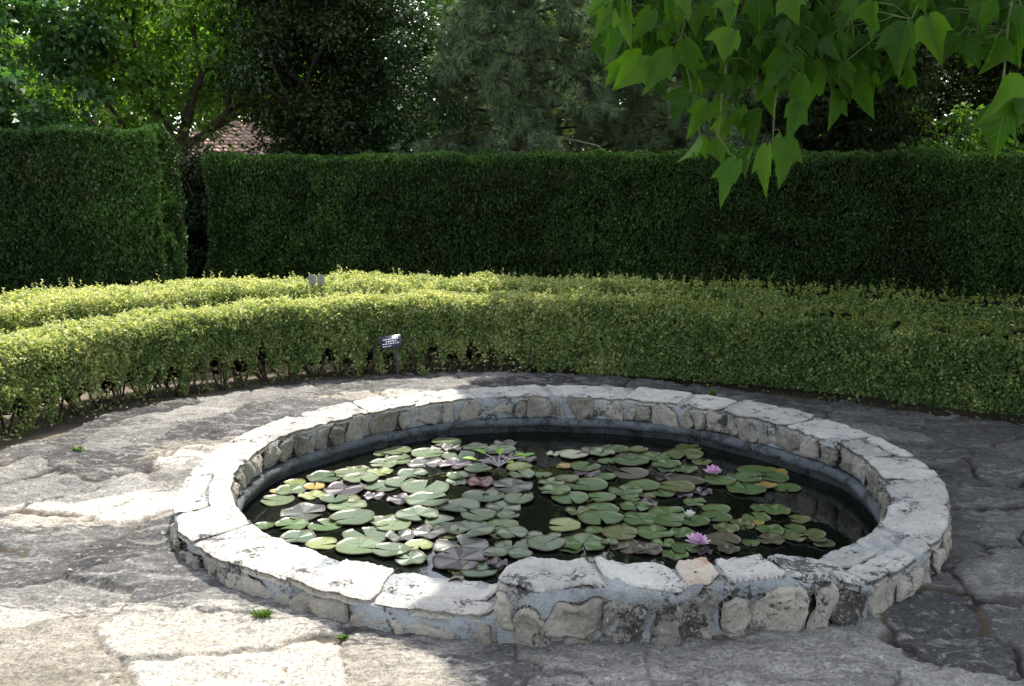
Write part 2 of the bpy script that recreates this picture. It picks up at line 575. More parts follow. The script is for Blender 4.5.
# soil sheet to the horizon, open under the pond
xs = axis([(-300, -12, 60, 3), (-12, -6, 1.0, .3), (-6, 6, .12, .12), (6, 12, .3, 1.0), (12, 300, 3, 60)])
ys = axis([(-80, -3, 20, 1.5), (-3, 2, .5, .12), (2, 9.5, .12, .12), (9.5, 16, .2, .8), (16, 600, 2, 90)])
X, Y = np.meshgrid(xs, ys)
Z = gz(X, Y) - .05 + .012 * fbm(np.stack([X, Y, 0 * X], -1) * 1.8, 3, 5)
V = np.stack([X, Y, Z], -1).reshape(-1, 3)
ny, nx = X.shape
i = np.arange(ny - 1)[:, None] * nx + np.arange(nx - 1)[None]
Fq = np.stack([i, i + 1, i + nx + 1, i + nx], -1).reshape(-1, 4)
cc = V[Fq].mean(1)
Fq = Fq[np.hypot(cc[:, 0] - PC[0], cc[:, 1] - PC[1]) > 1.60]
structure('ground', raw_mesh('ground', V, Fq, M['soil'], smooth=True))

# stone paving round the pond
xs = axis([(-9, -4.2, .25, .03), (-4.2, 4.2, .0105, .0105), (4.2, 9, .03, .25)])
ys = axis([(-5, 2.3, .3, .012), (2.3, 4.0, .0068, .014), (4.0, 7.4, .015, .03)])
X, Y = np.meshgrid(xs, ys)
p3 = np.stack([X, Y, 0 * X], -1)
wx = X + .11 * fbm(p3 * 1.7, 4, 11) + .02 * fbm(p3 * 14, 2, 12)
wy = Y + .09 * fbm(p3 * 1.7, 4, 21) + .02 * fbm(p3 * 14, 2, 22)
ca, sa = math.cos(R(-14)), math.sin(R(-14))
ux, uy = (wx * ca - wy * sa) / .62, (wx * sa + wy * ca) / .36
ix, iy = np.floor(ux).astype(np.int64), np.floor(uy).astype(np.int64)
d1 = np.full(X.shape, 9.0)
d2 = np.full(X.shape, 9.0)
id1 = np.zeros(X.shape, np.int64)
for dx in (-2, -1, 0, 1, 2):
    for dy in (-2, -1, 0, 1, 2):
        jx, jy = ix + dx, iy + dy
        sxx = jx + .5 + .46 * (2 * _hash(jx, jy, jx * 0, 31) - 1)
        syy = jy + .5 + .46 * (2 * _hash(jx, jy, jx * 0, 32) - 1)
        d = np.hypot((ux - sxx) * .62, (uy - syy) * .36)
        idv = (jx + 500) * 1000 + jy + 500
        nearer = d < d1
        d2 = np.where(nearer, d1, np.minimum(d2, d))
        id1 = np.where(nearer, idv, id1)
        d1 = np.where(nearer, d, d1)
e = d2 - d1
h1 = _hash(id1, id1 * 0 + 3, id1 * 0, 41)
h2 = _hash(id1, id1 * 0 + 5, id1 * 0, 42)
jm = .25 + .75 * sstep(-.3, .3, vnoise(p3 * 1.3, 51) + .35 * vnoise(p3 * 7, 52))          # joints come and go
jw = .014 + .020 * jm
groove = (1 - sstep(.3, 1, e / jw))
# thin secondary cracks: level lines of a warped noise
cr = vnoise(np.stack([wx * 1.5, wy * 3.0, 0 * X], -1), 55)
gxr, gyr = np.gradient(cr, axis=1) / np.gradient(X, axis=1), np.gradient(cr, axis=0) / np.gradient(Y, axis=0)
cd = np.abs(cr) / (np.hypot(gxr, gyr) + .6)
crack = (1 - sstep(.0, .015, cd)) * sstep(.5, 1.2, np.hypot(gxr, gyr)) * sstep(.0, .25, vnoise(p3 * 2.3, 57))
ter = fbm(p3 * np.array([1.6, 2.6, 1]) + 7, 5, 61, .55)
steps = ter * 5.0
fl = np.floor(steps)
ter_h = (fl + sstep(.86, 1.0, steps - fl)) / 5.0
fine = fbm(p3 * 11, 5, 71, .6)
Z = gz(X, Y) + .020 * (h1 - .5) + .020 * ter_h + .009 * fine + .005 * fbm(p3 * 3.5, 3, 75)
Z = Z - (.005 + .012 * jm) * groove - .009 * crack
rr_ = np.hypot(X - PC[0], Y - PC[1])
th_ = np.degrees(np.arctan2(Y - PC[1], X - PC[0])) % 360
# mortar fillet and flat screed at the wall's foot
foot = 1 - sstep(.02, .16, rr_ - ro(th_))
Z = Z * (1 - .75 * foot) + .75 * foot * (gz(X, Y) + .006 * fine)
front = (Y < 4.6) & (X > -.3)
# cream coloured slabs
def blob(cx, cy, sx_, sy_, ang=0):
    a = R(ang)
    dx, dy = X - cx, Y - cy
    u, v = (dx * math.cos(a) + dy * math.sin(a)) / sx_, (-dx * math.sin(a) + dy * math.cos(a)) / sy_
    return np.exp(-(u * u + v * v) ** 1.5)
cream = np.clip(1.0 * blob(-1.35, 2.72, .95, .42, 5) + 1.0 * blob(-1.72, 4.1, .5, .2, 12) + .8 * blob(-1.55, 5.05, .5, .25, 20) + .7 * blob(-.5, 2.55, .5, .25) + .5 * blob(-1.1, 6.25, .35, .15, 10) + .5 * blob(-.75, 6.35, .4, .12), 0, 1)
cream = np.clip(cream + .22 * (h2 - .5), 0, 1)
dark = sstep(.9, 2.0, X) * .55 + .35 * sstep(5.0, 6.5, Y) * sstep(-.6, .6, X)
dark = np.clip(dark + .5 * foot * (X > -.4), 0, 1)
V = np.stack([X, Y, Z], -1).reshape(-1, 3)
ny, nx = X.shape
i = np.arange(ny - 1)[:, None] * nx + np.arange(nx - 1)[None]
Fq = np.stack([i, i + 1, i + nx + 1, i + nx], -1).reshape(-1, 4)
edge = (hr(th_, HF) - .03 - .09 * sstep(90, 120, th_) + .02 * fbm(p3 * 2.2, 3, 81)).ravel()
keep = ((rr_.ravel() < edge) | (Y.ravel() < 3.4)) & (rr_.ravel() > 1.52)
Fq = Fq[keep[Fq].all(1)]
used = np.unique(Fq)
remap = np.zeros(len(V), np.int64)
remap[used] = np.arange(len(used))
g = lambda a: a.ravel()[used]
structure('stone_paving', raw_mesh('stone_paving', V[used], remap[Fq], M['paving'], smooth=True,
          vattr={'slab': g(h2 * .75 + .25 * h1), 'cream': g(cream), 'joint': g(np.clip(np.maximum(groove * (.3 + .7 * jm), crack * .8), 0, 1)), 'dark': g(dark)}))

# ------------------------------------------------------------------ pond
th = np.linspace(0, 360, 181)[:-1]
V = np.concatenate([P(th, ri(th) + .06, WATER), [[PC[0], PC[1], WATER]]])
F3 = np.stack([np.arange(180), (np.arange(180) + 1) % 180, np.full(180, 180)], 1)
structure('pond_water', raw_mesh('pond_water', V, F3, M['water']))

pond = thing('pond_wall', 'round low stone wall with pale coping around the water lily pond', 'pond wall', (PC[0], PC[1], 0))


def ring(prof, t0=0, t1=360, n=240, closed=True, jit=.0, seed=0):
    """sweep a closed profile f(th)->[(r,z)...] round the pond"""
    ths = np.linspace(t0, t1, n + (0 if closed else 1), endpoint=not closed)
    rows = np.stack([P(ths, r, z) for r, z in prof(ths)], 1)
    if jit:
        rows = rows + jit * np.stack([fbm(rows * 9, 3, seed + k) for k in range(3)], -1)
    m, k = rows.shape[:2]
    gq = Geo()
    i = np.arange(m if closed else m - 1)[:, None]
    j = np.arange(k)[None]
    i2, j2 = (i + 1) % m, (j + 1) % k
    F = np.stack([i * k + j, i2 * k + j, i2 * k + j2, i * k + j2], -1).reshape(-1, 4)
    gq.add(rows.reshape(-1, 3), F, .5)
    if not closed:
        gq.add(rows[0], np.arange(k)[::-1][None], .5)
        gq.add(rows[-1], np.arange(k)[None], .5)
    return gq


def local(me_v):
    return me_v - np.array([PC[0], PC[1], 0])


def geo_part(name, gq, mat, parent, smooth=True):
    gq.V = [local(v) for v in gq.V]
    return link(name, gq.mesh(name, mat, smooth), parent)


one = lambda t: np.ones_like(t)
core = ring(lambda t: [(ri(t) + .030, -.35 * one(t)), (ri(t) + .026, -.06 * one(t)), (ri(t) + .016, .03 * one(t)), (ri(t) + .014, .076 * one(t)), (ri(t) + .05, .0800 * one(t)),
                       (ro(t) - .04, .0800 * one(t)), (ro(t) - .010, .074 * one(t)), (ro(t) - .012, .03 * one(t)), (ro(t) - .014, -.04 * one(t)), (ro(t) - .012, -.2 * one(t))], jit=.012, n=360, seed=3)
geo_part('mortar_core', core, M['mortar'], pond)
lip = ring(lambda t: [(ri(t) + .05, -.3 * one(t)), (ri(t) + .012, -.3 * one(t)), (ri(t) + .012, -.098 * one(t)), (ri(t) - .020, -.092 * one(t)), (ri(t) - .020, -.066 * one(t)), (ri(t) - .010, -.052 * one(t)), (ri(t) + .034, -.046 * one(t))], jit=.006, n=360, seed=9)
geo_part('concrete_lip', lip, M['lip'], pond)


def cushion(fn, nu, nv, su, sv_, bev, rough, seed, cut=.12, rag=.05, sink=.03):
    """one rough stone: fn(u,v,h)->xyz for u,v in 0..1 and height h; su,sv_ are its real sides in metres"""
    u, v = np.meshgrid(np.linspace(0, 1, nu), np.linspace(0, 1, nv), indexing='ij')
    x, y = u * 2 - 1, v * 2 - 1
    du = np.minimum(u, 1 - u) * su
    dv = np.minimum(v, 1 - v) * sv_
    X_ = x * (1 - cut * y * y * x * x)
    Y_ = y * (1 - cut * x * x * y * y)
    q = np.stack([u * su * 9 + seed * 3.7, v * sv_ * 9, 0 * u + seed * 1.3], -1)
    X_ = X_ + rag * fbm(q, 3, seed) * .12 / max(su, .05)
    Y_ = Y_ + rag * fbm(q + 9, 3, seed + 50) * .12 / max(sv_, .05)
    e_ = np.minimum(du, dv)
    h = -bev * (1 - np.clip(e_ / bev, 0, 1)) ** 2
    q2 = np.stack([u * su * 16, v * sv_ * 16, 0 * u + seed], -1)
    h = h + rough * fbm(q2, 4, seed + 100, .6)
    top = fn((X_ + 1) / 2, (Y_ + 1) / 2, h)
    # skirt
    b_ = np.concatenate([np.arange(nu) * nv, (nu - 1) * nv + np.arange(1, nv), np.arange(nu - 2, -1, -1) * nv + nv - 1, np.arange(nv - 2, 0, -1)])
    Xf, Yf, hf = ((X_ + 1) / 2).ravel()[b_], ((Y_ + 1) / 2).ravel()[b_], h.ravel()[b_]
    sk = fn(Xf, Yf, hf - sink)
    Vt = top.reshape(-1, 3)
    Vv = np.concatenate([Vt, sk])
    ii = (np.arange(nu - 1)[:, None] * nv + np.arange(nv - 1)[None])
    Fa = np.stack([ii, ii + nv, ii + nv + 1, ii + 1], -1).reshape(-1, 4)
    k = len(b_)
    s_ = len(Vt) + np.arange(k)
    Fb = np.stack([b_, s_, np.roll(s_, -1), np.roll(b_, -1)], -1)
    Fb = Fb[:, ::-1]
    return Vv, np.concatenate([Fa, Fb])


# low coping: single irregular slabs
gr = rng(77)
bounds = [-56.5]
while bounds[-1] < 258:
    bounds.append(bounds[-1] + gr.uniform(9, 21))
bounds[-1] = 260.6
if bounds[-1] - bounds[-2] < 7:
    bounds.pop(-2)
for k in range(len(bounds) - 1):
    a0, a1 = bounds[k], bounds[k + 1]
    gap = gr.uniform(.25, .9)
    sk0, sk1 = gr.uniform(-3.5, 3.5), gr.uniform(-3.5, 3.5)
    hz = TOP + gr.uniform(-.004, .006)
    tl = gr.uniform(-.006, .006)
    split = gr.random() < .15 and (a1 - a0) > 12
    rows = [(0, 1)] if not split else [(0, gr.uniform(.4, .62))]
    if split:
        rows.append((rows[0][1] + .035, 1))
    for q, (r0, r1) in enumerate(rows):
        def fn(u, v, h, a0=a0, a1=a1, r0=r0, r1=r1):
            t = a0 + gap / 2 + u * (a1 - a0 - gap) + (v - .5) * (sk0 * (1 - u) + sk1 * u)
            w = r0 + (r1 - r0) * v
            r = (ri(t) + .006) * (1 - w) + (ro(t) - .004) * w
            return P(t, r, hz + tl * (v - .5) + h)
        arc = math.radians(a1 - a0) * 1.57
        V, F = cushion(fn, max(14, int(arc / .008)), max(10, int(34 * (r1 - r0))), arc, .28 * (r1 - r0), .008, .0062, 200 + k * 3 + q, .05, .13, .024)
        gq = Geo()
        gq.add(V, F, gr.uniform(.2, .8))
        geo_part('coping_stone', gq, M['coping'], pond)

# facing stones
def facing(parent, name, t0, t1, rfun, sgn, z0, z1, mat, seed, wmin=.07, wmax=.2, thick=.03, bounds=None):
    gr = rng(seed)
    gq = Geo()
    t = t0
    n = 0
    while t < t1 - 1:
        w = math.degrees(gr.uniform(wmin, wmax) / 1.55)
        if t + w > t1 - 2.5:
            w = t1 - t
        gp = gr.uniform(.12, .4)
        zz0, zz1 = z0 + gr.uniform(-.004, .014), z1 + gr.uniform(-.018, .006)
        s0, s1 = gr.uniform(-.8, .8), gr.uniform(-.8, .8)
        out_ = gr.uniform(.0, .014)

        def fn(u, v, h, t=t, w=w):
            tt = t + gp + u * (w - 2 * gp) + (v - .5) * (s0 * (1 - u) + s1 * u)
            if sgn < 0:
                tt = t + w - (tt - t)
            return P(tt, rfun(tt) + sgn * (out_ + h), zz0 + (zz1 - zz0) * v)
        su = math.radians(w) * 1.55
        V, F = cushion(fn, max(9, int(su / .011)), 12, su, zz1 - zz0, .018, .013, seed + n * 2, .18, .42, thick)
        gq.add(V, F, gr.uniform(.05, .95))
        t += w
        n += 1
    return geo_part(name, gq, mat, parent)


facing(pond, 'inner_facing', 0, 360, lambda t: ri(t) + .006, -1, -.056, .074, M['facing'], 300, .08, .22)
facing(pond, 'outer_facing', -56, 261, lambda t: ro(t) - .003, 1, -.06, .062, M['facing'], 500, .08, .24)

# raised front section
rin = lambda t: np.interp(t, [261, 263, 269, 273, 277, 283, 291, 297, 303], [1.485, 1.43, 1.425, 1.40, 1.455, 1.483, 1.505, 1.515, 1.55])
rout = lambda t: np.interp(t, [261, 266, 272, 274, 280, 283, 289, 296, 303], [1.645, 1.645, 1.632, 1.672, 1.685, 1.63, 1.655, 1.70, 1.72])
raised = link('raised_section', None, pond)
zt = lambda t: np.interp(t, [261, 293, 299, 304], [.178, .178, .15, .10])
rc = ring(lambda t: [(rin(t) + .02, .05 * one(t)), (rin(t) + .02, zt(t) - .03), (rin(t) + .05, zt(t) - .010), (rout(t) - .03, zt(t) - .010), (rout(t) + .008, zt(t) - .020), (rout(t) + .012, zt(t) - .045), (np.maximum(rout(t), ro(t)) - .012, zt(t) * .5),
                     (np.maximum(rout(t), ro(t)) - .008, -.03 * one(t)), (np.maximum(rout(t), ro(t)) - .004, -.2 * one(t)), (rin(t) + .05, -.2 * one(t))], 261.2, 303.5, 60, False, .012, 5)
geo_part('mortar_core', rc, M['mortar'], raised)
caps = [(261, 272.2, 'coping', .5), (272.6, 280.6, 'coping', .6), (281.2, 286, 'coping_rusty', .45), (286.3, 293.2, 'coping', .75), (293.6, 298.6, 'coping_spotted', .4), (298.8, 304, 'coping_spotted', .3)]
for k, (a0, a1, mt, tn) in enumerate(caps):
    def fn(u, v, h, a0=a0, a1=a1, k=k):
        t = a0 + u * (a1 - a0) + (v - .5) * (1.6 if k in (0, 1) else -1)* (u if k == 0 else 1)
        r = (rin(t) - .004) * (1 - v) + (rout(t) + .004) * v
        return P(t, r, zt(t) + h - .012 * (v > .98))
    V, F = cushion(fn, 40, 28, math.radians(a1 - a0) * 1.57, .2, .012, .007, 900 + k * 7, .08, .26, .02)
    gq = Geo()
    gq.add(V, F, tn)
    geo_part('coping_stone', gq, M[mt], raised)
gr = rng(12)
fs = [(261.2, 263.2, 'facing', .7, .03, .14), (263.3, 267.2, 'facing', .5, -.03, .105), (266.9, 271.2, 'facing', .3, .035, .125), (267.6, 271.4, 'facing', .25, -.05, .03), (271.7, 276.8, 'facing_spotted', .4, -.04, .145), (277.2, 284.9, 'facing_spotted', .35, -.04, .146),
      (285.3, 288.8, 'facing', .75, -.06, .13), (289.1, 294.9, 'facing', .6, -.06, .138), (295.2, 298.4, 'facing', .5, -.07, .12), (298.6, 302.9, 'facing_spotted', .6, -.07, .095)]
for k, (a0, a1, mt, tn, z0, z1) in enumerate(fs):
    def fn(u, v, h, a0=a0, a1=a1, z0=z0, z1=z1):
        t = a0 + u * (a1 - a0) + (v - .5) * .5
        return P(t, np.maximum(rout(t), ro(t)) + .013 + h, z0 + (z1 - z0) * v)
    V, F = cushion(fn, 34, 26, math.radians(a1 - a0) * 1.65, z1 - z0, .02, .016, 950 + k * 7, .16, .5, .05)
    gq = Geo()
    gq.add(V, F, tn)
    geo_part('facing_stone', gq, M[mt], raised)

# ------------------------------------------------------------------ lily pads and flowers
PADS = """-1.15,4.60,0.084,P -1.10,4.87,0.061,L -1.09,4.74,0.076,P -1.20,4.74,0.038,Y -0.99,4.81,0.055,Y -0.97,4.67,0.067,L -0.96,4.96,0.102,W -0.84,5.01,0.086,P -0.83,4.76,0.109,V -0.85,4.60,0.069,W -0.77,4.50,0.093,P -0.96,4.42,0.111,S -0.72,4.33,0.100,W -0.98,4.25,0.083,G -0.83,4.25,0.083,G -1.10,4.24,0.049,G -0.73,5.41,0.049,P -0.65,5.45,0.087,P -0.62,5.27,0.081,P -0.69,5.19,0.083,P -0.69,5.04,0.072,L -0.77,4.91,0.090,P -0.65,4.81,0.093,W -0.52,5.03,0.086,W -0.56,4.87,0.083,W -0.67,4.66,0.053,V -0.53,4.60,0.069,V -0.63,4.12,0.104,W -0.64,3.98,0.096,P -0.53,4.24,0.080,P -0.48,4.10,0.066,S -0.50,3.93,0.077,W -0.41,3.85,0.071,W -0.39,3.99,0.060,L -0.36,4.14,0.076,S -0.32,4.29,0.079,W -0.43,4.37,0.100,W -0.40,4.57,0.105,W -0.80,4.02,0.067,L -0.92,4.10,0.076,W -0.38,5.64,0.093,P -0.47,5.40,0.092,P -0.47,5.22,0.101,S -0.30,5.37,0.098,W -0.34,5.51,0.069,S -0.21,5.55,0.076,W -0.04,5.63,0.070,S -0.07,5.46,0.093,W -0.31,5.19,0.092,V -0.18,5.10,0.078,W -0.09,5.25,0.084,V -0.01,5.31,0.060,V 0.08,5.29,0.057,S 0.04,5.14,0.076,L 0.05,5.00,0.071,P 0.16,5.01,0.049,G -0.28,4.98,0.063,G -0.28,4.89,0.056,W -0.16,4.88,0.078,R 0.00,4.79,0.112,S -0.14,4.65,0.106,W 0.03,4.60,0.074,W -0.04,4.50,0.083,W -0.02,4.37,0.055,W -0.43,4.77,0.120,W -0.29,4.19,0.058,W -0.24,4.49,0.093,W -0.15,4.35,0.085,W -0.18,4.18,0.106,W -0.04,4.24,0.073,G 0.23,5.41,0.043,C 0.20,4.87,0.067,G 0.21,4.73,0.078,G 0.28,4.62,0.090,G 0.34,5.37,0.082,C 0.28,5.17,0.047,Y 0.50,5.41,0.074,P 0.60,5.49,0.069,G 0.71,5.47,0.056,O 1.05,5.58,0.076,G 0.39,5.15,0.082,G 0.52,5.26,0.054,G 0.65,5.25,0.102,G 0.62,5.04,0.100,B 0.79,5.34,0.085,G 0.83,5.19,0.080,G 0.96,5.37,0.104,O 1.03,5.25,0.054,O 0.92,5.10,0.064,G 0.79,4.97,0.057,V 0.89,4.90,0.089,B 1.05,4.89,0.078,G 0.82,4.79,0.096,O 0.74,4.69,0.054,G 0.93,4.73,0.054,V 0.66,4.83,0.088,G 0.48,4.97,0.057,G 0.38,4.83,0.110,G 0.28,4.92,0.062,O 0.56,4.73,0.084,G 0.66,4.67,0.043,O 0.43,4.62,0.071,G 0.57,4.61,0.048,G 0.58,4.50,0.077,G 0.42,4.47,0.079,G 0.30,4.43,0.056,O 0.87,4.57,0.058,G 0.72,4.40,0.091,G 0.95,4.47,0.067,G 0.93,4.35,0.075,G 0.82,4.28,0.069,G 0.58,4.31,0.084,G 0.40,4.31,0.104,G 0.70,4.27,0.069,G 0.23,4.25,0.083,L 0.62,4.15,0.081,G 0.47,4.13,0.081,O 0.74,4.15,0.057,G 0.36,4.18,0.043,G 0.30,4.02,0.097,G 0.49,3.99,0.083,B 0.56,3.95,0.064,B 0.41,4.02,0.037,G 0.64,4.03,0.051,G 0.72,3.96,0.060,G 0.90,4.07,0.080,B 0.94,4.20,0.058,O 1.03,4.25,0.049,O 0.67,3.90,0.054,G 0.90,3.95,0.046,B 0.79,3.94,0.041,V 1.28,5.07,0.095,G 1.40,5.07,0.064,Y 1.20,4.92,0.076,G 1.35,4.94,0.076,G 1.16,4.77,0.098,G 1.28,4.81,0.044,Y 1.37,4.79,0.068,G 1.16,4.47,0.051,G 1.22,4.43,0.066,G 1.11,4.35,0.065,G 1.10,4.27,0.029,Y 1.02,4.27,0.044,O 1.30,4.33,0.052,O 1.13,4.18,0.063,G 1.24,4.20,0.053,G 1.31,4.13,0.048,O 1.22,4.09,0.047,O 1.10,4.06,0.056,B 1.01,4.03,0.037,G 1.30,4.06,0.037,O -0.00,4.13,0.071,W 0.09,4.11,0.043,W -0.21,3.99,0.115,S -0.21,3.83,0.120,V -0.00,3.98,0.073,W -0.07,3.89,0.054,W -0.13,3.73,0.078,W -0.06,3.78,0.044,V -0.22,3.73,0.035,L 0.03,3.89,0.054,W 0.14,4.01,0.083,W 0.18,4.11,0.038,O"""


def pad_mesh(name, r, seed, mat, wavy):
    gr = rng(seed)
    n = 34
    notch = gr.uniform(4, 13)
    ang = np.radians(np.linspace(notch, 360 - notch, n))
    rings = np.array([.04, .3, .6, .85, .97, 1.0])
    asp = gr.uniform(.9, 1.06)
    ph = gr.uniform(0, 6, 3)
    wob = 1 + .025 * np.sin(3 * ang + ph[0]) + .02 * np.sin(7 * ang + ph[1])
    lobes = 1 - .10 * np.exp(-((np.degrees(ang) - notch) / 12) ** 2) - .10 * np.exp(-((360 - notch - np.degrees(ang)) / 12) ** 2)
    V, UV = [], []
    for q in rings:
        rr = r * q * (wob * lobes if q > .3 else 1)
        z = .0018 * np.sin(2 * ang + ph[2]) * q + wavy * .006 * q * np.sin(5 * ang + ph[0]) + (.0035 if q == 1.0 else 0) - .004 * (1 - q)
        V.append(np.stack([rr * np.cos(ang) * asp, rr * np.sin(ang), z], 1))
        UV.append(np.stack([ang / (2 * np.pi), np.full(n, q)], 1))
    # underside rim, so that the pad has a thickness
    V.append(V[-1] * [.985, .985, 1] - [0, 0, .006])
    UV.append(UV[-1])
    V = np.concatenate(V)
    UV = np.concatenate(UV)
    k = len(rings) + 1
    i = np.arange(k - 1)[:, None] * n + np.arange(n - 1)[None]
    F = np.stack([i, i + n, i + n + 1, i + 1], -1).reshape(-1, 4)
    return raw_mesh(name, V, F, mat, smooth=True, uv=UV)


ORD = ['first', 'second', 'third', 'fourth', 'fifth', 'sixth', 'seventh', 'eighth', 'ninth', 'tenth', 'eleventh', 'twelfth', 'thirteenth',
       'fourteenth', 'fifteenth', 'sixteenth', 'seventeenth', 'eighteenth', 'nineteenth', 'twentieth', 'twenty-first', 'twenty-second', 'twenty-third', 'twenty-fourth', 'twenty-fifth', 'twenty-sixth', 'twenty-seventh', 'twenty-eighth']
pads = []
for s in PADS.split():
    x, y, r, c = s.split(',')
    pads.append([float(x), float(y), float(r), c])
gr = rng(66)                          # darker, older pads lying under the fresh ones
extra = []
while len(extra) < 42:
    j = gr.integers(len(pads))
    a, q = gr.uniform(0, 6.28), gr.uniform(.7, 1.3)
    x, y = pads[j][0] + math.cos(a) * pads[j][2] * q, pads[j][1] + math.sin(a) * pads[j][2] * q
    if pads[j][3] in 'GWPSVO' and math.hypot(x - PC[0], y - PC[1]) < 1.22 and all(math.hypot(x - e_[0], y - e_[1]) > .1 for e_ in extra):
        extra.append([x, y, gr.uniform(.045, .075), 'OBVGW'[gr.integers(5)]])
pads = extra + pads
bands = [(3.0, 3.95, 'nearest the front rim'), (3.95, 4.25, 'in the near-middle rows'), (4.25, 4.62, 'in the middle rows'),
         (4.62, 5.05, 'in the far-middle rows'), (5.05, 9, 'under the back wall')]
labels = {}
for y0, y1, bt in bands:
    for c in PADCOL:
        mem = [k for k, p in enumerate(pads) if y0 <= p[1] < y1 and p[3] == c]
        mem.sort(key=lambda k: pads[k][0])
        for q, k in enumerate(mem):
            nm = PADCOL[c][0]
            if len(mem) == 1:
                labels[k] = 'the only %s lily pad %s' % (nm, bt)
            elif q == 0:
                labels[k] = '%s lily pad, leftmost of its colour %s' % (nm, bt)
            elif q == len(mem) - 1:
                labels[k] = '%s lily pad, rightmost of its colour %s' % (nm, bt)
            else:
                labels[k] = '%s lily pad, %s from left of its colour %s' % (nm, ORD[q], bt)
lev = []
gr = rng(5)
for k, (x, y, r, c) in enumerate(pads):
    d = math.hypot(x - PC[0], y - PC[1])
    t = math.degrees(math.atan2(y - PC[1], x - PC[0]))
    lim = float(ri(t)) - .03 - r
    if d > lim:
        x, y = PC[0] + (x - PC[0]) * lim / d, PC[1] + (y - PC[1]) * lim / d
        pads[k][0], pads[k][1] = x, y
    L = 0
    used_l = {lev[j] for j in range(k) if math.hypot(pads[j][0] - x, pads[j][1] - y) < pads[j][2] + r}
    while L in used_l:
        L += 1
    lev.append(L)
    me = pad_mesh('lily_pad', r, 1000 + k, PADMAT[c], 1.0 if c in 'VSR' else (.6 if gr.random() < .35 else .15))
    o = thing('lily_pad', labels[k], 'lily pad', (x, y, WATER + .006 + .0045 * L), 'water lily pads floating on the pond', me, gr.uniform(0, 6.28))
    o.rotation_euler[0] = gr.normal(0, .012)
    o.rotation_euler[1] = gr.normal(0, .012)


def petal(l, w, up_, cup):
    u = np.linspace(0, 1, 7)
    v = np.linspace(-1, 1, 5)
    U, W = np.meshgrid(u, v, indexing='ij')
    wid = w * np.sin(np.pi * np.clip(U, 0, 1) ** .85) ** .8 * (1 - .25 * U) + .001
    x = U * l * math.cos(up_) - cup * U * U * l * .35 * math.sin(up_)
    z = U * l * math.sin(up_) + cup * U * U * l * .3
    return np.stack([x, W * wid, z + np.abs(W) * wid * .5], -1).reshape(-1, 3)


def petal_faces():
    i = np.arange(6)[:, None] * 5 + np.arange(4)[None]
    return np.stack([i, i + 5, i + 6, i + 1], -1).reshape(-1, 4)


def flower(name, label, x, y, r, mats, rings_, stam=True):
    f = thing(name, label, 'flower', (x, y, WATER + .02))
    gr = rng(int(x * 1000) % 999)
    for q, (n, l, el, tn, pname) in enumerate(rings_):
        gq = Geo()
        for k in range(n):
            a = 2 * math.pi * (k + .5 * (q % 2)) / n + gr.uniform(-.12, .12)
            V = petal(r * l * gr.uniform(.9, 1.1), r * .26, R(el + gr.uniform(-8, 8)), .6)
            c_, s_ = math.cos(a), math.sin(a)
            V = np.stack([V[:, 0] * c_ - V[:, 1] * s_, V[:, 0] * s_ + V[:, 1] * c_, V[:, 2]], 1)
            gq.add(V, petal_faces(), np.clip(np.repeat(np.linspace(tn - .25, tn + .3, 6), 4), 0, 1))
        link(pname, gq.mesh(pname, mats, True), f)
    if stam:
        gq = Geo()
        for k in range(18):
            a = k * 2.4
            rr = r * .1 * math.sqrt(k / 18.)
            gq.tube([[rr * math.cos(a), rr * math.sin(a), .005], [rr * 2 * math.cos(a), rr * 2 * math.sin(a), r * .45]], [.0025, .002], 4)
        link('stamens', gq.mesh('stamens', M['stamen']), f)
    gq = Geo()
    gq.tube([[0, 0, .004], [.01, .005, -.03]], [.007, .006], 6)
    link('stem', gq.mesh('stem', M['twig'], True), f)
    return f


flower('water_lily', 'open pink water lily on the far right pads beside the back rim', 1.037, 4.98, .055, M['petal'],
       [(9, 1, 12, .75, 'outer_petals'), (9, .9, 38, .5, 'middle_petals'), (8, .75, 62, .25, 'inner_petals')])
flower('water_lily', 'larger open pink water lily floating close to the front rim', .772, 3.97, .058, M['petal'],
       [(10, 1, 14, .85, 'outer_petals'), (10, .92, 40, .55, 'middle_petals'), (9, .75, 62, .3, 'inner_petals')])
flower('water_lily', 'small half open white water lily among the green pads', .798, 4.30, .038, M['petal_pale'],
       [(7, 1, 40, .7, 'outer_petals'), (6, .9, 62, .4, 'inner_petals')])

# bright green seedling between the purple pads
sp = thing('water_plant', 'bright green leafy water plant standing up among the purple pads', 'plant', (-.07, 5.17, WATER))
gq = Geo()
gl = Geo()
gr = rng(8)
for a, l, e in ((2.6, .10, 35), (3.3, .12, 20), (.3, .13, 18), (1.5, .07, 50), (5.2, .09, 30), (-.5, .11, 40)):
    tip = np.array([math.cos(a) * math.cos(R(e)), math.sin(a) * math.cos(R(e)), math.sin(R(e))]) * l
    gq.tube([[0, 0, 0], tip * .5 + [0, 0, .02], tip], [.0024, .002, .0015], 5)
    V = petal(.085, .024, R(8), .2)
    c_, s_ = math.cos(a), math.sin(a)
    V = np.stack([V[:, 0] * c_ - V[:, 1] * s_, V[:, 0] * s_ + V[:, 1] * c_, V[:, 2]], 1) + tip
    gl.add(V, petal_faces(), gr.uniform(.6, 1))
link('stem', gq.mesh('stem', M['petal_pale'], True), sp)
link('leaves', gl.mesh('leaves', leaf_mat('fresh_green', [(0, (.12, .26, .03)), (1, (.25, .42, .06))], .35), True), sp)


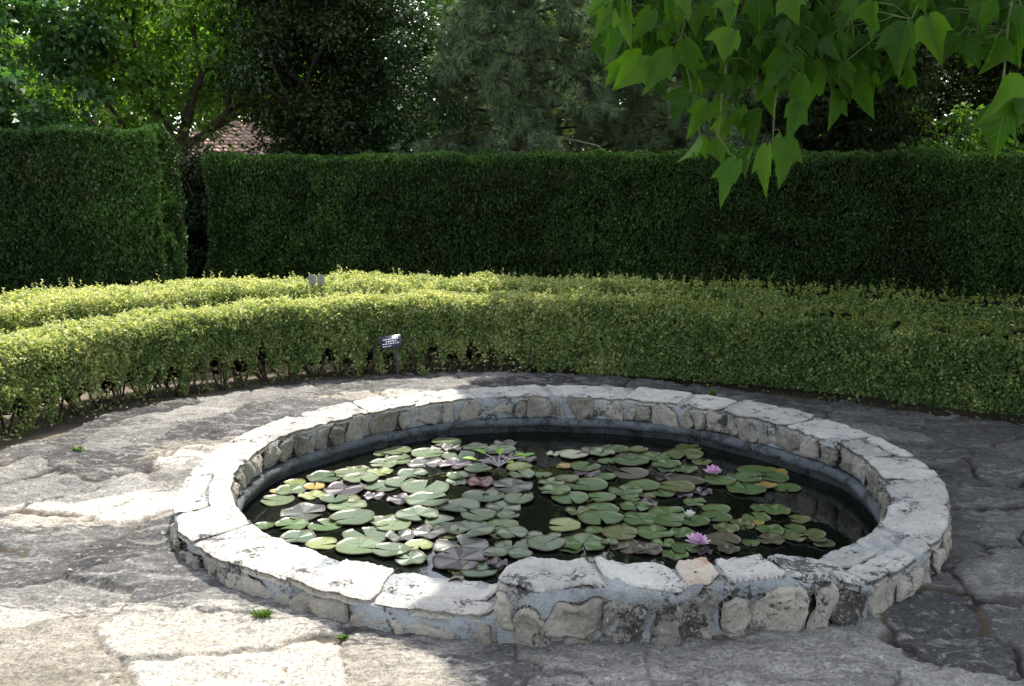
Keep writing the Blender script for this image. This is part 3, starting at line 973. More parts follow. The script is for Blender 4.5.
# ------------------------------------------------------------------ hedges
def sprays(gr, n, th0, th1, fr, bk, z0, ztop, seed):
    """points on the skin of a ring hedge, with outward normals; returns pos, nrm, kind(0 front,1 top,2 back)"""
    t = gr.uniform(th0, th1, n)
    f, b_ = hr(t, fr), hr(t, bk)
    H = ztop(t)
    wid = b_ - f
    per_ = np.stack([H - z0, wid, (H - z0) * .6], 1)
    cs = np.cumsum(per_, 1)
    s = gr.random(n) * cs[:, 2]
    kind = (s > cs[:, 0]).astype(int) + (s > cs[:, 1])
    z = np.where(kind == 0, z0 + s, np.where(kind == 1, H, H - (s - cs[:, 1]) / .6))
    r = np.where(kind == 0, f, np.where(kind == 1, f + (s - cs[:, 0]), b_))
    # round the shoulders
    rad = .09
    sh = np.clip((z - (H - rad)) / rad, 0, 1)
    r = np.where(kind == 0, r + rad * (1 - np.sqrt(1 - np.clip(sh, 0, .999) ** 2)), r)
    ed = np.minimum(r - f, b_ - r)
    z = np.where(kind == 1, z - rad * .8 * (1 - np.clip(ed / rad, 0, 1)) ** 2, z)
    nr = np.where(kind == 0, -1.0, np.where(kind == 1, 0, 1.0))
    nz = np.where(kind == 1, 1.0, .15)
    tr = np.radians(t)
    N = np.stack([nr * np.cos(tr), nr * np.sin(tr), nz], 1)
    return t, r, z, norm(N), kind, H


def ring_hedge(name, label, th0, th1, fr, bk, ztop, z0, n, seed, open_left, group=None):
    gr = rng(seed)
    mid_t = (th0 + th1) / 2
    o = thing(name, label, 'hedge', (PC[0], PC[1], 0))
    lo = np.array([PC[0], PC[1], 0])
    t, r, z, N, kind, H = sprays(gr, n, th0, th1, fr, bk, z0, ztop, seed)
    p = P(t, r, z + gz(PC[0] + r * np.cos(np.radians(t)), 0))
    lump = fbm(p * 5.5, 3, seed) * .026 + fbm(p * 16, 2, seed + 9) * .026
    depth = gr.exponential(.028, n)
    p = p + N * (lump - depth)[:, None] + gr.normal(0, .006, (n, 3))
    # open the foot of the hedge where the stems show
    pitch = 9.0 / 3.0
    phs = (t / pitch) % 1.0
    bare = open_left(t) * (.05 + .15 * np.abs(np.sin(np.pi * phs)) ** .9 + .11 * vnoise(p * 7, seed + 4))
    keep = (p[:, 2] > z0 + bare) | (gr.random(n) < .05)
    hole = vnoise(p * 13, seed + 30) + .5 * vnoise(p * 27, seed + 31)
    keep &= (hole > -1.05) | (kind == 1)
    p, N, kind, z, H = p[keep], N[keep], kind[keep], z[keep], H[keep]
    n2 = len(p)
    nn = norm(N * 1.0 + rdir(gr, n2) * .9 + UP * .3)
    a = rdir(gr, n2) + UP * .4 + N * .3
    sz = gr.uniform(.017, .03, n2)
    V, F = leaf_quads(p - lo, a, nn, sz, sz * .62)
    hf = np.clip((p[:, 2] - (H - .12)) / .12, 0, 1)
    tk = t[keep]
    pat = vnoise(p * 3.2, seed + 40) * .17 + vnoise(p * 11, seed + 41) * .16 - .15 * (1 - sstep(50, 100, tk))  # right side painted greener and darker, adding shade to the leaf tone
    tone = np.clip(gr.beta(1.7, 2.3, n2) * .85 + hf * .16 + .18 * (kind == 1) * sstep(60, 110, t[keep]) + pat, 0, 1)  # new growth yellows the tops; sunlit left tops painted paler still
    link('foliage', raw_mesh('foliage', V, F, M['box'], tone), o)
    # young shoots on the top
    ns = int(n * .0065)
    t = gr.uniform(th0, th1, ns)
    w = gr.uniform(.02, .98, ns)
    f, b_ = hr(t, fr), hr(t, bk)
    base = P(t, f + (b_ - f) * w, ztop(t) - .02 - .05 * (np.abs(w - .5) * 2) ** 6)
    ln = np.minimum(gr.exponential(.02, ns) ** 1.0 + .018 + .05 * (gr.random(ns) < .05), .12)
    dirn = norm(UP + rdir(gr, ns) * .35)
    K = 9
    s = np.linspace(.1, 1, K)
    c = base[:, None] + dirn[:, None] * (ln[:, None] * s)[..., None]
    ang = gr.uniform(0, 6.28, (ns, 1)) + np.arange(K) * 2.4
    side = np.stack([np.cos(ang), np.sin(ang), np.full_like(ang, .7)], -1)
    c = c + side * .008
    nL = ns * K
    c = c.reshape(-1, 3)
    a = side.reshape(-1, 3)
    nn = norm(np.cross(a, rdir(gr, nL)) * .5 + UP)
    sz = gr.uniform(.013, .024, nL)
    V, F = leaf_quads(c - lo, a, nn, sz, sz * .6)
    link('young_shoots', raw_mesh('young_shoots', V, F, M['box_tip'], np.clip(gr.beta(2, 2, nL) - .45 * (1 - sstep(50, 95, np.repeat(t, K))), 0, 1)), o)  # shoots on the shaded right get the darker tone too
    # woody stems, each plant its own bundle
    k = 0
    tt = th0 + 1
    while tt < th1 and k < 95:
        gq = Geo()
        r0 = float(hr(tt, fr)) + .16 + gr.uniform(-.05, .05)
        H0 = float(ztop(np.array([tt]))[0])
        bs = P(tt, r0, -.06)
        for q in range(6):
            d = np.array([gr.normal(0, .06), gr.normal(0, .06), 0])
            top_ = bs + [0, 0, H0 * gr.uniform(.45, .75)] + d * 1.6
            m_ = bs + (top_ - bs) * .4 + d * .5 + gr.normal(0, .012, 3)
            gq.tube([bs + d * .25 - lo, m_ - lo, top_ - lo], [.009, .007, .004], 5, cap=False)
        link('stem', gq.mesh('stem', M['bark'], True), o)
        tt += (3.0 if tt > 85 else 5.2) * gr.uniform(.8, 1.2)
        k += 1
    # dark inner twigs
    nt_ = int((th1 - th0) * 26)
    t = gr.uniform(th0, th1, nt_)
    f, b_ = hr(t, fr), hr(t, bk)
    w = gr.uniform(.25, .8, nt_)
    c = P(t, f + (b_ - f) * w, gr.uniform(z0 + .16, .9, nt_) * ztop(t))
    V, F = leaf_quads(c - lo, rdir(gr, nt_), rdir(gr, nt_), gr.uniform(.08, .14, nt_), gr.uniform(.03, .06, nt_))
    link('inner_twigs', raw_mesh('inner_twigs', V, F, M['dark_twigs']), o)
    return o


def zt_front(t):
    t = np.where(t > 250, t - 360, t)
    return np.interp(t, [0, 27, 60, 87, 110, 140, 167, 200], [.47, .48, .505, .52, .515, .49, .47, .46]) + .012 * np.sin(t * .55)


def zt_back(t):
    t = np.where(t > 250, t - 360, t)
    return np.interp(t, [0, 27, 60, 87, 127, 167, 200], [.57, .57, .56, .56, .565, .56, .54]) + .014 * np.sin(t * .4 + 1)


op = lambda t: sstep(80, 100, t)
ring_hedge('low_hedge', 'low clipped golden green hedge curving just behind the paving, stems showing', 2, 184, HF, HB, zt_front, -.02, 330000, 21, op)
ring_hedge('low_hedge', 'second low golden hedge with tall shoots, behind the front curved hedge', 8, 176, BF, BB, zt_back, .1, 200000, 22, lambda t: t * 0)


def block_hedge(name, label, x0, x1, y0, y1, H, n, seed, lean=0.0):
    gr = rng(seed)
    o = thing(name, label, 'hedge', ((x0 + x1) / 2, y0, 0))
    lo = np.array([(x0 + x1) / 2, y0, 0])
    L, D = x1 - x0, y1 - y0
    areas = np.array([L * H * 1.0, L * D, D * H, D * H, L * H * .35])
    k = gr.choice(5, n, p=areas / areas.sum())
    u, v = gr.random(n), gr.random(n)
    p = np.zeros((n, 3))
    N = np.zeros((n, 3))
    for q, (pf, nf) in enumerate([(lambda u, v: (x0 + u * L, y0 + 0 * u, v * H), (0, -1, .1)), (lambda u, v: (x0 + u * L, y0 + v * D, H + 0 * u), (0, 0, 1)),
                                  (lambda u, v: (x0 + 0 * u, y0 + u * D, v * H), (-1, 0, .1)), (lambda u, v: (x1 + 0 * u, y0 + u * D, v * H), (1, 0, .1)),
                                  (lambda u, v: (x0 + u * L, y1 + 0 * u, v * H), (0, 1, .1))]):
        s = k == q
        p[s] = np.stack(pf(u[s], v[s]), 1)
        N[s] = nf
    # round the edges, lean the ends in a little
    ez = np.clip((p[:, 2] - (H - .1)) / .1, 0, 1)
    ctr = np.array([(x0 + x1) / 2, (y0 + y1) / 2, 0])
    inn_ = np.sign(ctr - p) * np.array([1, 1, 0])
    p = p + inn_ * (ez ** 2 * .05)[:, None] + inn_ * np.array([1, 0, 0]) * (lean * np.clip(p[:, 2], 0, 9) * (k == 3))[:, None]
    p[:, 2] -= .05 * (k == 1) * (1 - np.clip(np.minimum(p[:, 1] - y0, y1 - p[:, 1]) / .1, 0, 1)) ** 2
    lump = fbm(p * 1.3, 3, seed) * .085 + fbm(p * 6, 3, seed + 5) * .05
    p = p + N * (lump - gr.exponential(.035, n))[:, None]
    nn = norm(N * .5 + rdir(gr, n) * .9 + UP * .2)
    a = rdir(gr, n) * .7 + UP * .7 + N * .5
    sz = gr.uniform(.028, .055, n)
    V, F = leaf_quads(p - lo, a, nn, sz, sz * .5)
    pat = vnoise(p * .9, seed + 40) * .3 + vnoise(p * 4.5, seed + 41) * .2 + .12 * (k == 1)  # top leaves painted lighter, like a sunlit upper edge
    tone = np.clip(gr.beta(2, 2.6, n) * .85 + pat, 0, .93)
    br = (vnoise(p * 2.1, seed + 60) > .62) & (gr.random(n) < .12)
    tone = np.where(br, 1.0, tone)
    link('foliage', raw_mesh('foliage', V, F, M['yew'], tone), o)
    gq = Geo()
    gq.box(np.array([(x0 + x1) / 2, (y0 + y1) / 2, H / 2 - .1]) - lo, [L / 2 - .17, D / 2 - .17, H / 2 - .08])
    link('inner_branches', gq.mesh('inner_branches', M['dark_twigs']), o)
    x = x0 + .3
    kk = 0
    while x < x1 - .2 and kk < 30:
        gq = Geo()
        gq.tube(np.array([[x, (y0 + y1) / 2, -.1], [x + gr.normal(0, .03), (y0 + y1) / 2, .4], [x, (y0 + y1) / 2, H * .8]]) - lo, [.05, .045, .02], 7)
        link('trunk', gq.mesh('trunk', M['bark'], True), o)
        x += .75
        kk += 1
    return o


block_hedge('tall_hedge', 'taller dark green clipped hedge block at the left with a leaning end', -8.5, -3.13, 9.0, 9.62, 1.80, 260000, 31, .09)
block_hedge('tall_hedge', 'long dark green clipped hedge wall closing the back of the garden', -3.5, 9.5, 11.5, 12.5, 1.64, 310000, 32)

# ------------------------------------------------------------------ trees
def limb(gr, gq, p, d, l, r, depth, ends, spread=.7, up_=.25, nmin=2, nmax=3):
    n = 5
    pts, rad = [p], [r]
    q, dd = p.copy(), d.copy()
    for i in range(n):
        dd = norm(dd + gr.normal(0, .13, 3) + UP * up_ * .12)
        q = q + dd * l / n
        pts.append(q.copy())
        rad.append(r * (1 - .4 * (i + 1) / n))
    gq.tube(pts, rad, 7 if r > .04 else 5, cap=False)
    if depth == 0:
        ends.append(q)
        return
    for k in range(gr.integers(nmin, nmax + 1)):
        nd = norm(dd + norm(gr.normal(size=3)) * spread + UP * up_ * .3)
        limb(gr, gq, q, nd, l * gr.uniform(.62, .82), r * .58, depth - 1, ends, spread, up_)
    ends.append(pts[3])


def crown_leaves(gr, centers, radii, per_c, lsize, wfac, seed, droop=.3, flat=.7):
    n = len(centers) * per_c
    c = np.repeat(centers, per_c, 0)
    rr = np.repeat(radii, per_c)
    off = rdir(gr, n) * (gr.random(n) ** .55 * rr)[:, None] * [1, 1, flat]
    p = c + off
    nn = norm(UP * .8 + rdir(gr, n) * .8 + norm(off) * .3)
    a = norm(norm(off) * .8 + rdir(gr, n) * .6 - UP * droop)
    l = gr.uniform(.7, 1.2, n) * lsize
    tone = np.clip(gr.beta(2, 2.2, n) * .8 + np.repeat(gr.uniform(-.15, .25, len(centers)), per_c), 0, 1)
    return p, a, nn, l, l * wfac, tone


def tree(name, label, x, y, H, cz0, rx, ry, mat, seed, lsize=.1, ncl=120, per_c=180, wfac=.6, trunk=.14, group='trees behind the tall hedge', rad=(.3, .6), cat='tree', droop=.3, lean=(0, 0), bark='bark', hole=-2., holes=()):
    gr = rng(seed)
    o = thing(name, label, cat, (x, y, -.05), group)
    gq = Geo()
    ends = []
    th_ = max(.5, cz0 * .8)
    base = np.array([0, 0, -.1])
    d0 = norm(np.array([lean[0], lean[1], 1.0]))
    pts = [base + d0 * s * th_ + gr.normal(0, .02, 3) * (s > 0) for s in (0, .3, .65, 1.0)]
    gq.tube(pts, [trunk * 1.25, trunk, trunk * .92, trunk * .85], 9)
    for k in range(4 if bark == 'bark' else 0):
        d = norm(np.array([math.cos(k * 1.57 + seed), math.sin(k * 1.57 + seed), 1.3]) + gr.normal(0, .2, 3))
        limb(gr, gq, pts[-1], d, (H - cz0) * .34, trunk * .55, 2, ends)
    limb(gr, gq, pts[-1], UP, (H - cz0) * .4, trunk * .7, 2, ends)
    link('trunk', gq.mesh('trunk', M[bark], True), o)
    # crown: clumps spread through an uneven ellipsoid, denser at its skin
    c = rdir(gr, ncl) * (gr.random(ncl) ** .38)[:, None]
    c = c * (1 + .25 * vnoise(c * 2.2 + seed, seed))[:, None]
    c = c * [rx, ry, (H - cz0) / 2] + [lean[0] * H * .4, lean[1] * H * .4, (H + cz0) / 2]
    c = np.concatenate([c, np.array(ends)[: ncl // 5]])
    for hx, hy, hz, hrad in holes:
        w = c + np.array([x, y, 0])
        c = c[np.linalg.norm((w - [hx, hy, hz]) * [1, .35, 1], axis=1) > hrad]
    radii = gr.uniform(*rad, len(c))
    p, a, nn, l, w, tone = crown_leaves(gr, c, radii, per_c, lsize, wfac, seed, droop)
    V, F = leaf_quads(p, a, nn, l, w)
    link('crown', raw_mesh('crown', V, F, mat, tone), o)
    return o


def pine(name, label, x, y, H, r, seed, ntuft=1500, z0=.9):
    gr = rng(seed)
    o = thing(name, label, 'tree', (x, y, -.05), 'trees behind the tall hedge')
    gq = Geo()
    gq.tube([[0, 0, -.1], [.05, 0, H * .4], [0, .05, H]], [.2, .15, .03], 9)
    tips, dirs = [], []
    nb = 80
    gd = Geo()
    for k in range(nb):
        z = z0 + (H - z0) * (k / nb) ** 1.1
        a = k * 2.39996 + gr.uniform(-.3, .3)
        ln = r * (1 - (z / H) ** 1.5) * gr.uniform(.75, 1.1) + .2
        d = np.array([math.cos(a), math.sin(a), 0])
        pts = [np.array([0, 0, z]), d * ln * .4 + [0, 0, z + .1], d * ln * .75 + [0, 0, z - .02], d * ln + [0, 0, z - .22 - .1 * ln]]
        dead = z < 1.9 and gr.random() < .45
        (gd if dead else gq).tube(pts, [.03, .022, .014, .006], 5, cap=False)
        for j in range(int(6 + ln * 9)):
            s = gr.uniform(.25, 1)
            q = np.array(pts[0]) * (1 - s) + np.array(pts[3]) * s + [0, 0, .12 * math.sin(s * 3.1)]
            sd_ = norm(np.cross(d, UP) * gr.uniform(-1, 1) + d * .5 + UP * gr.uniform(-.5, .35))
            q2 = q + sd_ * gr.uniform(.1, .5) * (1.2 - s * .5)
            if dead:
                if gr.random() < .5:
                    gd.tube([q, (q + q2) / 2 + gr.normal(0, .03, 3), q2], [.008, .006, .003], 4, cap=False)
            else:
                gq.tube([q, q2], [.006, .003], 4, cap=False)
                for e_ in range(3):
                    tips.append(q2 + gr.normal(0, .07, 3))
                    dirs.append(norm(sd_ + UP * gr.uniform(-.6, .5)))
    link('trunk', gq.mesh('trunk', M['bark'], True), o)
    if gd.n:
        link('dead_branches', gd.mesh('dead_branches', M['bark_pale'], True), o)
    tips, dirs = np.array(tips), np.array(dirs)
    K = 42
    n = len(tips) * K
    c = np.repeat(tips, K, 0)
    d = norm(np.repeat(dirs, K, 0) * .75 + rdir(gr, n) * .8 - UP * .15)
    l = gr.uniform(.12, .2, n)[:, None]
    w = .006
    b = norm(np.cross(d, rdir(gr, n))) * w
    V = np.stack([c - b, c + b, c + d * l - UP * l * .12], 1).reshape(-1, 3)
    F = np.arange(n * 3).reshape(-1, 3)
    tone = np.clip(gr.beta(2, 2, n) * .7 + np.repeat(gr.uniform(0, .3, len(tips)), K), 0, 1)
    link('needles', raw_mesh('needles', V, F, M['needle'], tone), o)
    return o


GAP = [(-4.0, 15.2, 2.0, .3), (-4.85, 14.2, 3.35, .5), (-4.9, 18.5, 2.15, .5), (-5.8, 22, 2.3, .8)]
tree('broadleaf_tree', 'bluish green broadleaf tree at the far left, rising over the hedge block', -7.6, 13.6, 5.0, .9, 2.1, 1.8, M['bluish'], 41, .12, 150, 170, holes=[(-6.0, 14.5, 3.95, .35), (-5.9, 15, 3.4, .3)])
tree('broadleaf_tree', 'sunlit mid green tree with forked dark limbs, behind the gap between the tall hedges', -4.95, 15.2, 5.4, 2.4, 2.0, 1.8, M['decid'], 42, .11, 120, 150, trunk=.13, holes=[(-6.0, 14.5, 3.95, .4), (-5.9, 15, 3.4, .3)] + GAP)
tree('broadleaf_tree', 'thin pale green tree seen between the left trees, farther back', -6.9, 18.5, 7.0, 1.6, 2.0, 1.7, M['decid'], 43, .12, 80, 120, trunk=.11, holes=[(-7.4, 18.5, 4.5, .5), (-7.2, 18.5, 3.75, .4)] + GAP)
tree('evergreen_tree', 'dark brownish evergreen tree behind the left end of the long hedge', -2.8, 14.4, 5.4, .4, 1.1, 1.2, M['ever'], 44, .075, 150, 260, .55, holes=[(-3.8, 14.4, 1.95, .35)], bark='bark_dark')
tree('evergreen_tree', 'glossy leaved evergreen between the brownish evergreen and the pine', -1.75, 14.6, 4.4, .4, 1.0, 1.0, M['glossy'], 45, .06, 130, 280, .5, rad=(.22, .45), bark='bark_dark')
pine('pine_tree', 'grey green long needled pine standing behind the middle of the hedge', .2, 15.0, 6.0, 2.15, 46, ntuft=1)
pine('pine_tree', 'darker pine right of the middle with bare dead lower branches', 2.6, 15.6, 7.5, 2.0, 47, z0=.6)
tree('evergreen_tree', 'dark dense evergreen behind the hanging leaves at the right', 4.6, 15.0, 6.5, .5, 1.5, 1.4, M['ever'], 48, .085, 220, 270, .6, bark='bark_dark')
tree('evergreen_tree', 'dark evergreen at the far right edge behind the hedge', 8.0, 15.8, 6.8, .4, 1.9, 1.5, M['ever'], 49, .095, 220, 250, .6, bark='bark_dark')
tree('broadleaf_shrub', 'bright sunlit yellow green shrub peeping over the right of the hedge', 6.2, 13.6, 2.35, .6, 1.0, .6, M['decid'], 50, .08, 50, 140, trunk=.05, cat='shrub', rad=(.2, .35), group='shrubs behind the hedge')
tree('broadleaf_shrub', 'dark leafy shrub filling the gap between the two tall hedges', -4.0, 12.7, 1.72, .0, .7, .6, M['ever'], 51, .07, 120, 240, trunk=.05, cat='shrub', rad=(.2, .35), group='shrubs behind the hedge')

# far wood closing the view
gr = rng(60)
ncl = 1700
cx = gr.uniform(-30, 30, ncl)
cz = gr.random(ncl) * (8.6 + 1.5 * vnoise(np.stack([cx * .25, 0 * cx, 0 * cx], 1), 7) - 3.9 * np.exp(-((cx + 13) / 1.8) ** 2))
c = np.stack([cx, 30 + gr.normal(0, 1.2, ncl), cz], 1)
p, a, nn, l, w, tone = crown_leaves(gr, c, gr.uniform(.6, 1.3, ncl), 90, .28, .6, 60)
V, F = leaf_quads(p, a, nn, l, w)
fw = link('far_wood', raw_mesh('far_wood', V, F, M['bluish'], tone * .8))
fw["kind"] = "stuff"
fw["label"] = "far wood of broadleaf trees closing the view behind the garden"
fw["category"] = "wood"

# outbuilding with a tiled roof glimpsed through the gap
for k_, (bx_, by_, bh_, br_, sd_) in enumerate([(-10.5, 21, 6.8, 2.6, 71), (-3.9, 22, 6.8, 2.3, 72), (-.6, 22, 7.0, 2.4, 73), (3.0, 22, 7.4, 2.5, 74), (6.9, 21, 7.4, 2.6, 75), (10.6, 20, 7.4, 2.5, 76)]):
    tree('broadleaf_tree', 'large dark background tree standing farther back, %s' % ['behind the far left tree', 'behind the brownish evergreen', 'behind the grey green pine', 'behind the darker pine', 'behind the sunlit shrub', 'at the far right'][k_],
         bx_, by_, bh_, 1.2 if k_ else 2.2, br_, 1.9, M['bluish'] if k_ % 2 else M['decid'], sd_, .16, 150, 150, trunk=.18, rad=(.45, .85), group='large trees at the back', bark='bark_dark', holes=[(-8.6, 21, 5.0, 1.3)] + GAP)
hs = thing('outbuilding', 'low building with pinkish tiled roof glimpsed between the left trees', 'building', (-6.5, 25, -.3))
gq = Geo()
gq.box([0, 1.6, 1.0], [1.5, 1.5, 1.0])
link('wall', gq.mesh('wall', plain('pink_render', (.5, .36, .31), .9, .1, .15, 3)), hs)
gq = Geo()
for k in range(13):                                   # overlapping courses of tiles
    f0, f1 = k / 13., (k + 1) / 13.
    y0, y1 = -.35 + 2.0 * f0, -.35 + 2.0 * f1 + .05
    z0, z1 = 1.9 + 1.2 * f0 + .05, 1.9 + 1.2 * f1
    xx = np.linspace(-1.7, 1.7, 141)
    wv = .035 * np.abs(np.sin(xx * 16))
    V = np.concatenate([np.stack([xx, 0 * xx + y0, z0 + wv], 1), np.stack([xx, 0 * xx + y1, z1 + wv], 1), np.stack([xx, 0 * xx + y0, z0 + wv - .045], 1)])
    i = np.arange(140)
    gq.add(V, np.stack([i, i + 1, i + 142, i + 141], 1), rng(k).uniform(.2, .8, 140))
    gq.add(V, np.stack([i + 282, i + 283, i + 1, i], 1), .3)
V = np.array([[-1.7, -.35, 1.88], [1.7, -.35, 1.88], [1.7, 1.65, 3.08], [-1.7, 1.65, 3.08], [1.7, 3.6, 1.9], [-1.7, 3.6, 1.9]])
gq.add(V, [[0, 1, 2, 3], [3, 2, 4, 5]], .4)
link('roof', gq.mesh('roof', plain('old_tiles', (.52, .36, .3), .9, .1, .25, 5)), hs)
for xw in (-.7, .7):
    gq = Geo()
    gq.box([xw, .08, 1.2], [.4, .03, .45])
    w_ = link('window', gq.mesh('window', plain('dark_glass', (.03, .035, .04), .1, .5)), hs)

# ------------------------------------------------------------------ the shade tree over the right of the pond, with its hanging branches
def lobed_leaf():
    """grid leaf: rows along its length, five columns; heart base, two side points, long tip. Unit length 1, along -Z when hung"""
    s = np.array([-.09, -.02, .08, .2, .31, .38, .46, .56, .68, .80, .92, 1.0])
    hw = np.array([.15, .27, .36, .44, .50, .53, .36, .27, .20, .125, .05, .004])
    cols = np.array([-1, -.55, 0, .55, 1.0])
    S, C_ = np.meshgrid(s, cols, indexing='ij')
    Wd = np.repeat(hw[:, None], 5, 1)
    Sx = np.where(np.abs(C_) < .1, np.maximum(S, 0), S)       # notch at the stalk
    Sx = Sx + .17 * np.abs(C_) ** 2 * (S > .25) * (S < .42)           # points reach forward
    return Sx, C_ * Wd, C_, S


LS, LX, LC, LR = lobed_leaf()


def big_leaf(gq_list, base, tip, width, nrm, fold, curl, tone, gr):
    d = tip - base
    L = np.linalg.norm(d)
    d = d / L
    b = norm(np.cross(nrm, d))
    n = np.cross(d, b)
    ed = 1 + .06 * gr.normal(size=LX.shape) * (np.abs(LC) > .9)
    x = LX * width * ed
    h = np.abs(LX) * width * fold - curl * L * (LR ** 2) + .018 * np.sin(LR * 14 + gr.uniform(0, 6)) * np.abs(LC) * L
    Vv = base + d * (LS * L)[..., None] + b * x[..., None] + n * h[..., None]
    gq_list[0].append(Vv.reshape(-1, 3))
    gq_list[1].append(np.stack([.5 + LX, np.clip(LR, 0, 1)], -1).reshape(-1, 2))
    gq_list[2].append(tone)


def leaf_faces(n):
    i = (np.arange(11)[:, None] * 5 + np.arange(4)[None])
    F = np.stack([i, i + 1, i + 6, i + 5], -1).reshape(-1, 4)
    return (np.arange(n)[:, None, None] * 60 + F[None]).reshape(-1, 4)


LEAVES = """0.41,4.40,2.15,0.31,4.35,2.07,0.13 0.46,4.57,2.14,0.36,4.57,1.99,0.16 0.48,4.40,2.11,0.50,4.38,1.92,0.13 0.60,4.49,2.10,0.51,4.44,1.95,0.13 0.72,5.06,2.23,0.72,4.99,2.10,0.11 0.47,4.47,1.99,0.40,4.46,1.86,0.13 0.56,4.48,1.91,0.44,4.48,1.76,0.24 0.55,5.06,1.95,0.46,5.10,1.83,0.13 0.73,4.45,2.13,0.68,4.45,2.00,0.14 0.81,4.55,2.13,0.80,4.51,1.98,0.16 0.74,4.38,1.96,0.79,4.43,1.82,0.18 0.69,4.45,1.92,0.56,4.41,1.74,0.16 0.76,5.09,1.95,0.72,5.09,1.81,0.16 0.90,4.19,1.97,0.86,4.21,1.85,0.20 0.76,4.39,1.74,0.68,4.40,1.62,0.16 0.85,4.47,1.70,0.75,4.40,1.54,0.14 0.83,4.54,1.57,0.77,4.58,1.44,0.16 0.99,4.93,1.76,1.00,4.93,1.65,0.13 0.90,4.45,1.55,0.92,4.47,1.44,0.14 0.94,4.25,1.45,0.85,4.20,1.28,0.15 1.07,4.78,1.71,1.07,4.78,1.56,0.14 1.15,4.74,1.69,1.12,4.77,1.52,0.15 1.05,4.18,1.51,1.03,4.20,1.30,0.12 1.14,4.29,1.55,1.13,4.22,1.35,0.18 1.25,4.28,1.85,1.19,4.26,1.59,0.25 1.16,4.20,1.69,1.12,4.13,1.52,0.13 1.12,4.25,1.91,1.03,4.21,1.71,0.16 1.21,4.29,2.01,1.23,4.24,1.88,0.17 1.45,4.71,2.13,1.49,4.69,1.97,0.19 1.58,4.73,1.89,1.65,4.67,1.65,0.23 1.26,3.62,1.99,1.27,3.64,1.89,0.13 1.43,3.76,1.93,1.39,3.75,1.75,0.18 1.52,3.80,1.96,1.56,3.75,1.80,0.16 1.78,4.28,2.09,1.82,4.23,1.98,0.16 1.79,3.81,2.00,1.67,3.81,1.95,0.23 1.74,3.73,1.88,1.72,3.77,1.75,0.17 1.84,3.77,1.94,1.85,3.79,1.78,0.15 1.71,3.59,1.73,1.65,3.56,1.56,0.26 1.81,3.60,1.71,1.76,3.55,1.57,0.18 1.75,3.63,1.64,1.72,3.66,1.45,0.21 0.90,4.11,2.09,0.85,4.07,1.96,0.15 1.00,4.20,2.12,1.00,4.23,1.96,0.17 1.21,4.81,2.17,1.18,4.82,2.00,0.18 1.10,4.13,2.11,1.14,4.12,1.98,0.15 0.98,5.05,2.24,0.96,4.98,2.07,0.15 0.98,4.74,1.92,0.95,4.71,1.76,0.17 1.07,4.72,1.87,1.03,4.73,1.70,0.16 1.11,4.74,1.96,1.09,4.73,1.79,0.17 1.46,4.71,1.78,1.44,4.66,1.59,0.19 1.50,4.70,1.92,1.53,4.64,1.73,0.19 1.36,4.20,2.11,1.41,4.19,2.01,0.17 1.57,4.27,2.13,1.57,4.24,2.01,0.15 0.60,4.88,2.24,0.58,4.87,2.13,0.15 0.74,4.93,2.24,0.70,4.95,2.12,0.14 0.93,4.97,1.94,0.92,4.94,1.78,0.16 0.98,5.10,2.10,0.95,5.07,1.93,0.16 1.17,4.66,1.81,1.18,4.63,1.65,0.14 1.51,4.70,2.06,1.45,4.63,1.88,0.17 1.90,4.21,1.94,1.88,4.25,1.83,0.15 1.67,4.22,2.13,1.65,4.23,2.01,0.15 0.93,5.11,1.87,0.90,5.14,1.72,0.15 1.00,4.76,1.66,0.96,4.78,1.53,0.13 1.13,4.78,1.52,1.09,4.73,1.38,0.12"""
TWIGS = [[(0.55, 4.55, 2.52), (0.51, 4.55, 2.19), (0.48, 4.55, 2.03), (0.51, 4.55, 1.92)], [(0.8, 4.5, 2.51), (0.77, 4.5, 2.14), (0.73, 4.5, 1.98), (0.8, 4.5, 1.72), (0.83, 4.5, 1.57)], [(1.03, 4.4, 2.49), (0.94, 4.4, 2.05), (0.9, 4.4, 1.76), (0.89, 4.4, 1.56), (0.97, 4.4, 1.46)], [(1.29, 4.3, 2.46), (1.21, 4.3, 2.07), (1.13, 4.3, 1.91), (1.1, 4.3, 1.67), (1.1, 4.3, 1.52)], [(1.46, 4.3, 2.46), (1.36, 4.3, 2.03), (1.28, 4.3, 1.87), (1.21, 4.3, 1.71)], [(1.5, 3.8, 2.34), (1.5, 3.8, 2.06), (1.46, 3.8, 1.96)], [(1.87, 3.75, 2.33), (1.79, 3.75, 1.98), (1.79, 3.75, 1.77), (1.8, 3.75, 1.65)]]
SX, SY = 5.6, 7.4
shade = thing('broadleaf_tree', 'large leaved shade tree whose branches hang into the top right', 'tree', (SX, SY, -.1))
so = np.array([SX, SY, -.1])
gr = rng(91)
gq = Geo()
ends = []
gq.tube([[0, 0, -.1], [.05, .02, 1.2], [-.05, 0, 2.6], [0, .05, 3.6]], [.26, .2, .17, .15], 10)
for k in range(7):
    a = k * .9 + .3
    limb(gr, gq, np.array([0, .03, 3.2 + .08 * k]), norm(np.array([math.cos(a), math.sin(a), .55])), 1.9, .085, 2, ends, .6, .1)
link('trunk', gq.mesh('trunk', M['bark'], True), shade)
